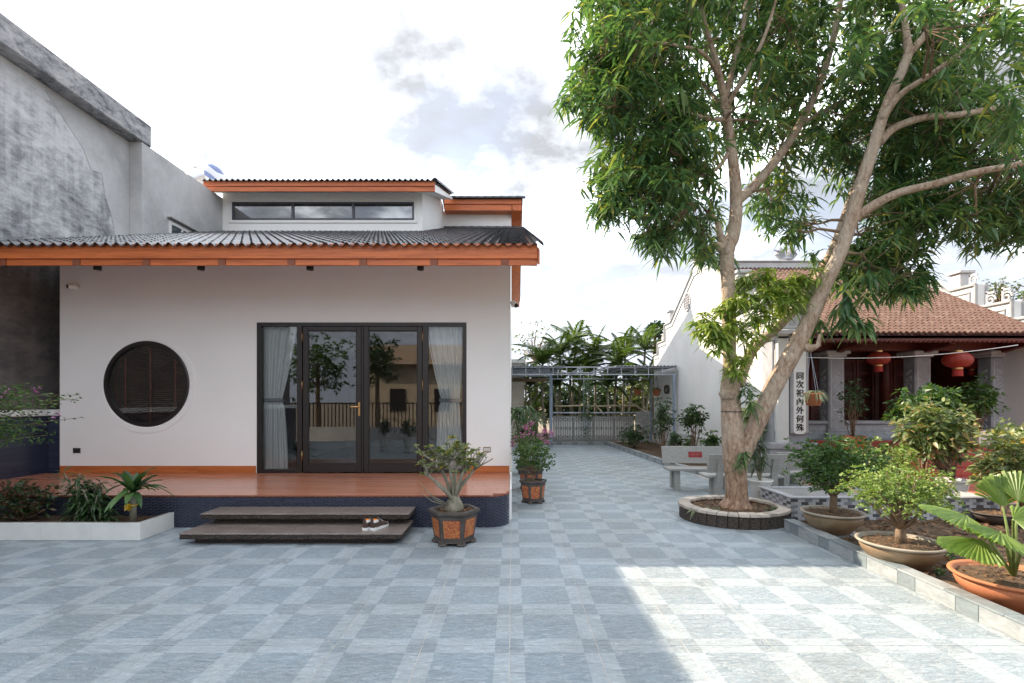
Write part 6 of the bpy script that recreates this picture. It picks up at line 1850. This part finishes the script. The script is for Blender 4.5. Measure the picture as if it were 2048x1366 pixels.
plab = ['areca palm rising behind the left part of the gate', 'tallest areca palm crown left of centre behind the canopy', 'areca palm crown touching the bare tree above the lean-to', 'areca palm crown above the middle of the gate', 'small areca palm right of the gate middle', 'areca palm with upright fronds beside the temple gable', 'low areca palm directly behind the gate, left of its middle', 'low areca palm directly behind the gate, right of its middle', 'low areca palm behind the right end of the gate', 'low areca palm behind the canopy post', 'far areca palm mostly hidden by the temple gable', 'low areca palm seen through the lean-to', 'areca palm in the second row behind the gate middle', 'areca palm in the second row behind the canopy post', 'far areca palm between the gate middle and the temple', 'areca palm in the corner by the temple wall']
for (px, py, Y, sc_), lab in zip(palms, plab):
    top = P(px, py, Y); base = Vector((top.x + rnd(-.3, .3), top.y, -.05)); sc_ *= 1.12
    t = thing('areca_palm', lab, 'palm tree', base, group='areca palms behind the gate')
    MB().tube([base, base.lerp(top, .5) + Vector((rnd(-.1, .1), 0, 0)), top], [.08, .06, .05], 8).build('trunk', M['greystem'], t, smooth=True)
    nf = 17
    for k in range(nf):
        inst('frond', fms[(k + int(px)) % 4], t, top + Vector((0, 0, rnd(-.08, .05))), (0, -R(rnd(-5, 48)) if k > 4 else -R(rnd(35, 62)), k * 2.4 + rnd(-.3, .3)), (sc_ * rnd(.8, 1.1),) * 3)
# thick greenery behind the palms
def far_tree(px, py, Y, rw_, rh_, n, lab, m_='leaf_far', L_=.16, trunk=True, name='background_tree', per=8, shell=.25):
    c = P(px, py, Y); base = Vector((c.x, c.y, -.05))
    t = thing(name, lab, 'tree', base, group='trees beyond the walls')
    lm = MB(); ends = leafy(lm, c, (rw_, rw_ * .8, rh_), n, L_, L_ * .45, per, .4, shell=shell)
    sm = MB().tube([base, base.lerp(c, .5) + Vector((rnd(-.1, .1), 0, 0)), c - Vector((0, 0, rh_ * .5))], [.16, .12, .08], 8)
    stems(sm, c - Vector((0, 0, rh_ * .6)), ends, .04, 30, 4, wig=.15)
    sm.build('trunk', M['twig'], t); lm.build('crown', M[m_], t)
far_tree(1070, 690, 26, 1.35, 1.35, 110, 'sparse pale tree beside the house roof corner above the lane', 'leaf_far', .17, per=4, shell=.35)
far_tree(1130, 805, 27, 2.4, 1.5, 520, 'dark thicket tree behind the palms at the left', 'leaf_dark', .22)
far_tree(1210, 800, 27.5, 2.4, 1.6, 520, 'dark thicket tree behind the palms in the middle', 'leaf_dark', .22)
far_tree(1290, 800, 27, 2.4, 1.6, 520, 'olive thicket tree behind the palms at the right', 'leaf_olive', .22)
far_tree(1050, 800, 26.5, 2.0, 1.5, 380, 'pale green thicket tree seen through the lean-to', 'leaf_lime', .2)
far_tree(2000, 590, 21, .95, .75, 90, 'light feathery tree above the right temple gable', 'leaf_far', .14, per=7)
far_tree(2060, 610, 20, .7, .6, 60, 'small dark tree at the right edge above the temple gable', 'leaf_mid', .14, per=7)
far_tree(1310, 660, 26, .35, .4, 40, 'small cycad like tree top behind the temple gable', 'leaf_dark', .3)
# climbing vine on a slim lattice pole by the gate
vp = thing('vine_lattice', 'slim lattice pole overgrown with vine before the gate', 'trellis', P(1172, 890, 19.2))
vp.location.z = .13
x = XP(1172, 19.2); lt_ = MB()
for dx in (-.1, .1): lt_.tube([(x + dx, 19.2, .13), (x + dx, 19.2, cz0 + .1)], .008, 5)
z = .2
while z < cz0: lt_.tube([(x - .1, 19.2, z), (x + .1, 19.2, z + .15)], .006, 4); lt_.tube([(x + .1, 19.2, z), (x - .1, 19.2, z + .15)], .006, 4); z += .15
lt_.build('lattice', M['galv'], vp); lm = MB()
for k in range(420):
    z = rnd(.2, 2.5); 
    if z < .9 and rnd(0, 1) < .7: continue
    lm.leaf((x + rnd(-.16, .16) * (1.6 if 1.0 < z < 1.5 else 1), 19.2 + rnd(-.15, .1), z), Vector(rdir(-.6, .5)), rdir(.2, 1), rnd(.06, .11), .05, .3)
lm.build('vine', M['leaf_mid'], vp)

# ================================================================== SMALL THINGS ON THE HOUSE
for px, lab in ((195, 'leftmost black spotlight under the porch eave'), (402, 'second black spotlight from the left under the porch eave'), (620, 'black spotlight under the porch eave above the double door'), (841, 'rightmost black spotlight under the porch eave')):
    Y = 7.5; x = XP(px, Y); zt = FZM - .03 + ES * (Y - 7.31)
    z = ZP(540, Y)
    t = thing('spotlight', lab, 'lamp', (x, Y, z), group='spotlights under the porch eave')
    MB().lathe([(.048, 0), (.052, .01), (.052, .10), (.0, .10)], 18, (x, Y, z)).build('lamp_housing', M['black'], t)
    MB().lathe([(.0, 0), (.040, 0)], 16, (x, Y, z - .001)).build('lamp_lens', M['white'], t)
    MB().lathe([(.015, 0), (.015, zt - z - .095)], 8, (x, Y, z + .099)).build('lamp_stem', M['black'], t)
def camera_thing(base, aim, lab, s=1.0):
    t = thing('security_camera', lab, 'camera', base)
    b = Vector(base); a = Vector(aim).normalized()
    q = a.to_track_quat('Z', 'Y').to_matrix().to_4x4()
    MB().bbox(b.x - .035 * s, b.x + .035 * s, b.y - .04 * s, b.y + .0, b.z - .035 * s, b.z + .035 * s, .006).build('camera_mount', M['white'], t)
    place(MB().lathe([(0.0, -.06 * s), (.03 * s, -.055 * s), (.042 * s, 0), (.042 * s, .09 * s), (.036 * s, .095 * s)], 18), Matrix.Translation(b + Vector((0, -.06 * s, 0))) @ q).build('camera_body', M['white'], t, smooth=True)
    place(MB().lathe([(.036 * s, .09 * s), (.034 * s, .102 * s), (0, .104 * s)], 18), Matrix.Translation(b + Vector((0, -.06 * s, 0))) @ q).build('camera_lens', M['black'], t)
camera_thing((XP(155, WY), WY - .001, ZP(575, WY)), (-.6, -1, -.15), 'small white security camera high on the wall above the round window')
camera_thing((.015, 8.76, ZP(607, 8.7)), (.5, -.8, -.5), 'white security camera on the house corner below the verge board', 1.1)
for (px, py, m_, lab) in ((154, 901, 'frame', 'dark double power outlet low on the wall left of the round window'), (974, 899, 'ceramic', 'pale double power outlet low on the wall right of the door')):
    x, z = XP(px, WY), ZP(py, WY)
    t = thing('power_outlet', lab, 'outlet', (x, WY - .001, z))
    MB().bbox(x - .065, x + .065, WY - .012, WY - .0006, z - .045, z + .045, .004).build('cover_plate', M['darkclay'] if m_ == 'frame' else M['claypot'], t)
    for dx in (-.038, 0, .038): MB().bbox(x + dx - .015, x + dx + .015, WY - .0165, WY - .0122, z - .03, z + .03, .002).build('socket', M[m_], t)
# curtains
def cloth():
    t = NT('sheer_curtain'); v = t.coord(world=True)
    b = t.n('ShaderNodeBsdfPrincipled', {'Base Color': (.88, .90, .90, 1), 'Roughness': .8})
    tr = t.n('ShaderNodeBsdfTranslucent', {'Color': (.75, .77, .77, 1)})
    t.l(t.n('ShaderNodeMixShader', {0: .25, 1: b.outputs[0], 2: tr.outputs[0]}).outputs[0], t.out.inputs['Surface'])
    return t.mat
clm = cloth(); tie = simple('grey_fabric', (.20, .22, .25), .8, .1, 30, .1, 90)
for s, lab in ((-1, 'white tied back curtain behind the left sidelight'), (1, 'white tied back curtain behind the right sidelight')):
    def ex(py):
        # left and right edge in px (left curtain), mirrored for the right one
        k = [(648, 521, 596), (700, 521, 588), (760, 523, 575), (795, 527, 566), (802, 528, 565), (815, 527, 570), (860, 524, 573), (942, 521, 576)]
        for (a, b) in zip(k[:-1], k[1:]):
            if a[0] <= py <= b[0]:
                u = (py - a[0]) / (b[0] - a[0]); return a[1] + (b[1] - a[1]) * u, a[2] + (b[2] - a[2]) * u
        return k[-1][1:]
    YC = WY + .16
    t = thing('curtain', lab, 'curtain', (XP(555 if s < 0 else 893, YC), YC, PZ), group='white curtains at the entrance')
    mb = MB(); nu, nv = 60, 40
    for j in range(nv + 1):
        py = 650 + 291 * j / nv; l, r = ex(py)
        if s > 0: l, r = 1447 - r, 1447 - l
        for i in range(nu + 1):
            u = i / nu; x = XP(l + (r - l) * u, YC); w = XP(r, YC) - XP(l, YC)
            mb.v.append((x, YC + .022 * math.sin(u * 9 * 2 * PI + .5 * math.sin(j * .25)) + .012 * math.sin(u * 23 + j * .1), max(PZ + .012, ZP(py, YC))))
    for j in range(nv):
        for i in range(nu):
            a = j * (nu + 1) + i; mb.f.append((a, a + nu + 1, a + nu + 2, a + 1)); mb.m.append(0)
    o = mb.build('curtain_cloth', clm, t, smooth=True)
    l, r = ex(800)
    if s > 0: l, r = 1447 - r, 1447 - l
    MB().bbox(XP(l, YC) - .03, XP(r, YC) + .03, YC - .05, YC + .05, ZP(804, YC), ZP(797, YC), .012).build('tie_band', tie, t)
# shoes on the lower step
def shoe(loc, rz_, lab):
    t = thing('sneaker', lab, 'shoe', loc, rz_, 'pair of sneakers')
    secs = [(-.005, .030, .0, .030), (.02, .040, .0, .038), (.09, .040, .0, .036), (.16, .047, .0, .034), (.23, .047, .0, .030), (.27, .036, .004, .026), (.288, .012, .010, .020)]
    so_ = MB(); k0 = 0
    for (y, w, z0, z1) in secs:
        so_.v += [(-w, y, z0), (w, y, z0), (w * 1.02, y, z1), (-w * 1.02, y, z1)]
    for i in range(len(secs) - 1):
        for j in range(4): a = i * 4 + j; b = i * 4 + (j + 1) % 4; so_.f.append((a, b, b + 4, a + 4)); so_.m.append(0)
    so_.f += [(3, 2, 1, 0), tuple(range(len(so_.v) - 4, len(so_.v)))]; so_.m += [0, 0]
    so_.build('sole', M['white'], t, local=True)
    up = MB(); ss = [(0.0, .026, .150), (.03, .036, .148), (.075, .036, .150), (.10, .036, .135), (.14, .040, .105), (.19, .044, .078), (.24, .040, .062), (.275, .018, .045)]
    N = 10
    for (y, w, h) in ss:
        for j in range(N + 1):
            a = PI * j / N; up.v.append((w * math.cos(a) * (1 - .12 * math.sin(a)), y, .030 + (h - .03) * math.sin(a) ** .55))
    for i in range(len(ss) - 1):
        for j in range(N):
            if i < 2 and 2 <= j <= 7: continue
            a = i * (N + 1) + j; up.f.append((a, a + 1, a + N + 2, a + N + 1)); up.m.append(1 if (i in (3, 4) and 2 < j < 7) or (i < 2 and j in (1, 8)) or i >= 6 else 0)
    up.f.append(tuple(range(N + 1))); up.m.append(0)
    uo = up.build('upper', [simple('brown_suede', (.075, .045, .035), .8, .2, 30, .2, 90), M['ceramic']], t, local=True)
    uo.modifiers.new('thick', 'SOLIDIFY').thickness = .005
    MB().bbox(-.026, .026, .008, .076, .04, .128, .01).build('lining', simple('orange_lining', (.75, .22, .03), .8, .15, 30, .1, 60), t, local=True)
    return t
sz = .1425
shoe((XP(729, 5.93), 5.93, sz), R(-14), 'brown and white sneaker with orange lining, left one on the lower step')
shoe((XP(744, 5.93), 5.93, sz), R(-24), 'brown and white sneaker with orange lining, right one on the lower step')

# ================================================================== BEHIND THE CAMERA (mirrored in the door and window glass)
fw = thing('street_wall', 'low white boundary wall with dark railings across the courtyard, mirrored in the doors', 'wall', (-3, -4.2, 0))
MB().box(-12, 12, -4.4, -4.2, -.03, .55).build('wall_base', M['cement'], fw)
x = -12
me_ = MB().bbox(-.02, .02, -.02, .02, 0, 1.0, .004).mesh('railing_bar', M['frame'])
while x < 12: inst('railing_bar', me_, fw, (x, -4.3, .55)); x += .16
MB().box(-12, 12, -4.33, -4.27, 1.551, 1.61).build('railing_top', M['frame'], fw)
oh = thing('opposite_house', 'pale house with a brown tiled roof across the street, mirrored in the right door leaf', 'house', (-5.5, -12, 0))
MB().box(-8.4, -1.6, -16, -12, -.05, 3.9).build('wall', simple('ochre_plaster', (.55, .46, .34), .8, .1, 2, .1, 30), oh)
MB().prism([(-11.4, 3.8), (-14, 5.2), (-16.6, 3.8)], lambda a, b, t: (t, a, b), -8.8, -1.2).build('roof', M['claypot'], oh)
for xw in (-7.2, -4.6, -2.7): MB().box(xw, xw + .9, -11.99, -11.94, 1.1, 2.4).build('window', M['frame'], oh)
for (x, y, h, r, m_, lab) in ((-9.5, -7.0, 3.4, 1.6, 'leaf_mid', 'leafy tree across the street mirrored in the left door leaf'), (-7.0, -8.5, 3.8, 1.3, 'leaf_dark', 'dark tree across the street mirrored between the door leaves'), (-13, -8, 4.0, 2.0, 'leaf_mid', 'spreading tree across the street mirrored at the round window'), (3.5, -8, 4.2, 2.0, 'leaf_mid', 'leafy tree across the street behind the viewer')):
    c = Vector((x, y, h)); base = Vector((x, y, -.05)); t = thing('street_tree', lab, 'tree', base)
    lm = MB(); ends = leafy(lm, c, (r, r, r * 1.1), 330, .2, .08, 8, .4, shell=.25)
    sm = MB().tube([base, c], [.14, .09], 8); stems(sm, c - Vector((0, 0, r * .6)), ends, .035, 16); sm.build('trunk', M['twig'], t); lm.build('crown', M[m_], t)
for k, (x, y) in enumerate(((-3.4, .95), (-4.3, .6))):
    c = Vector((x, y, .0)); t = bush_plant('potted_shrub', ['small shrub in a white pot out of frame, mirrored low in the right door leaf', 'second shrub in a white pot out of frame, mirrored low in the left door leaf'][k], 'potted plant', c, c + Vector((0, 0, .8)), (.25, .25, .25), 60, .1, .04, M['leaf_dark'], 6, .012, 10, .4)
    vase(t, c, .22, .5, M['ceramic'])
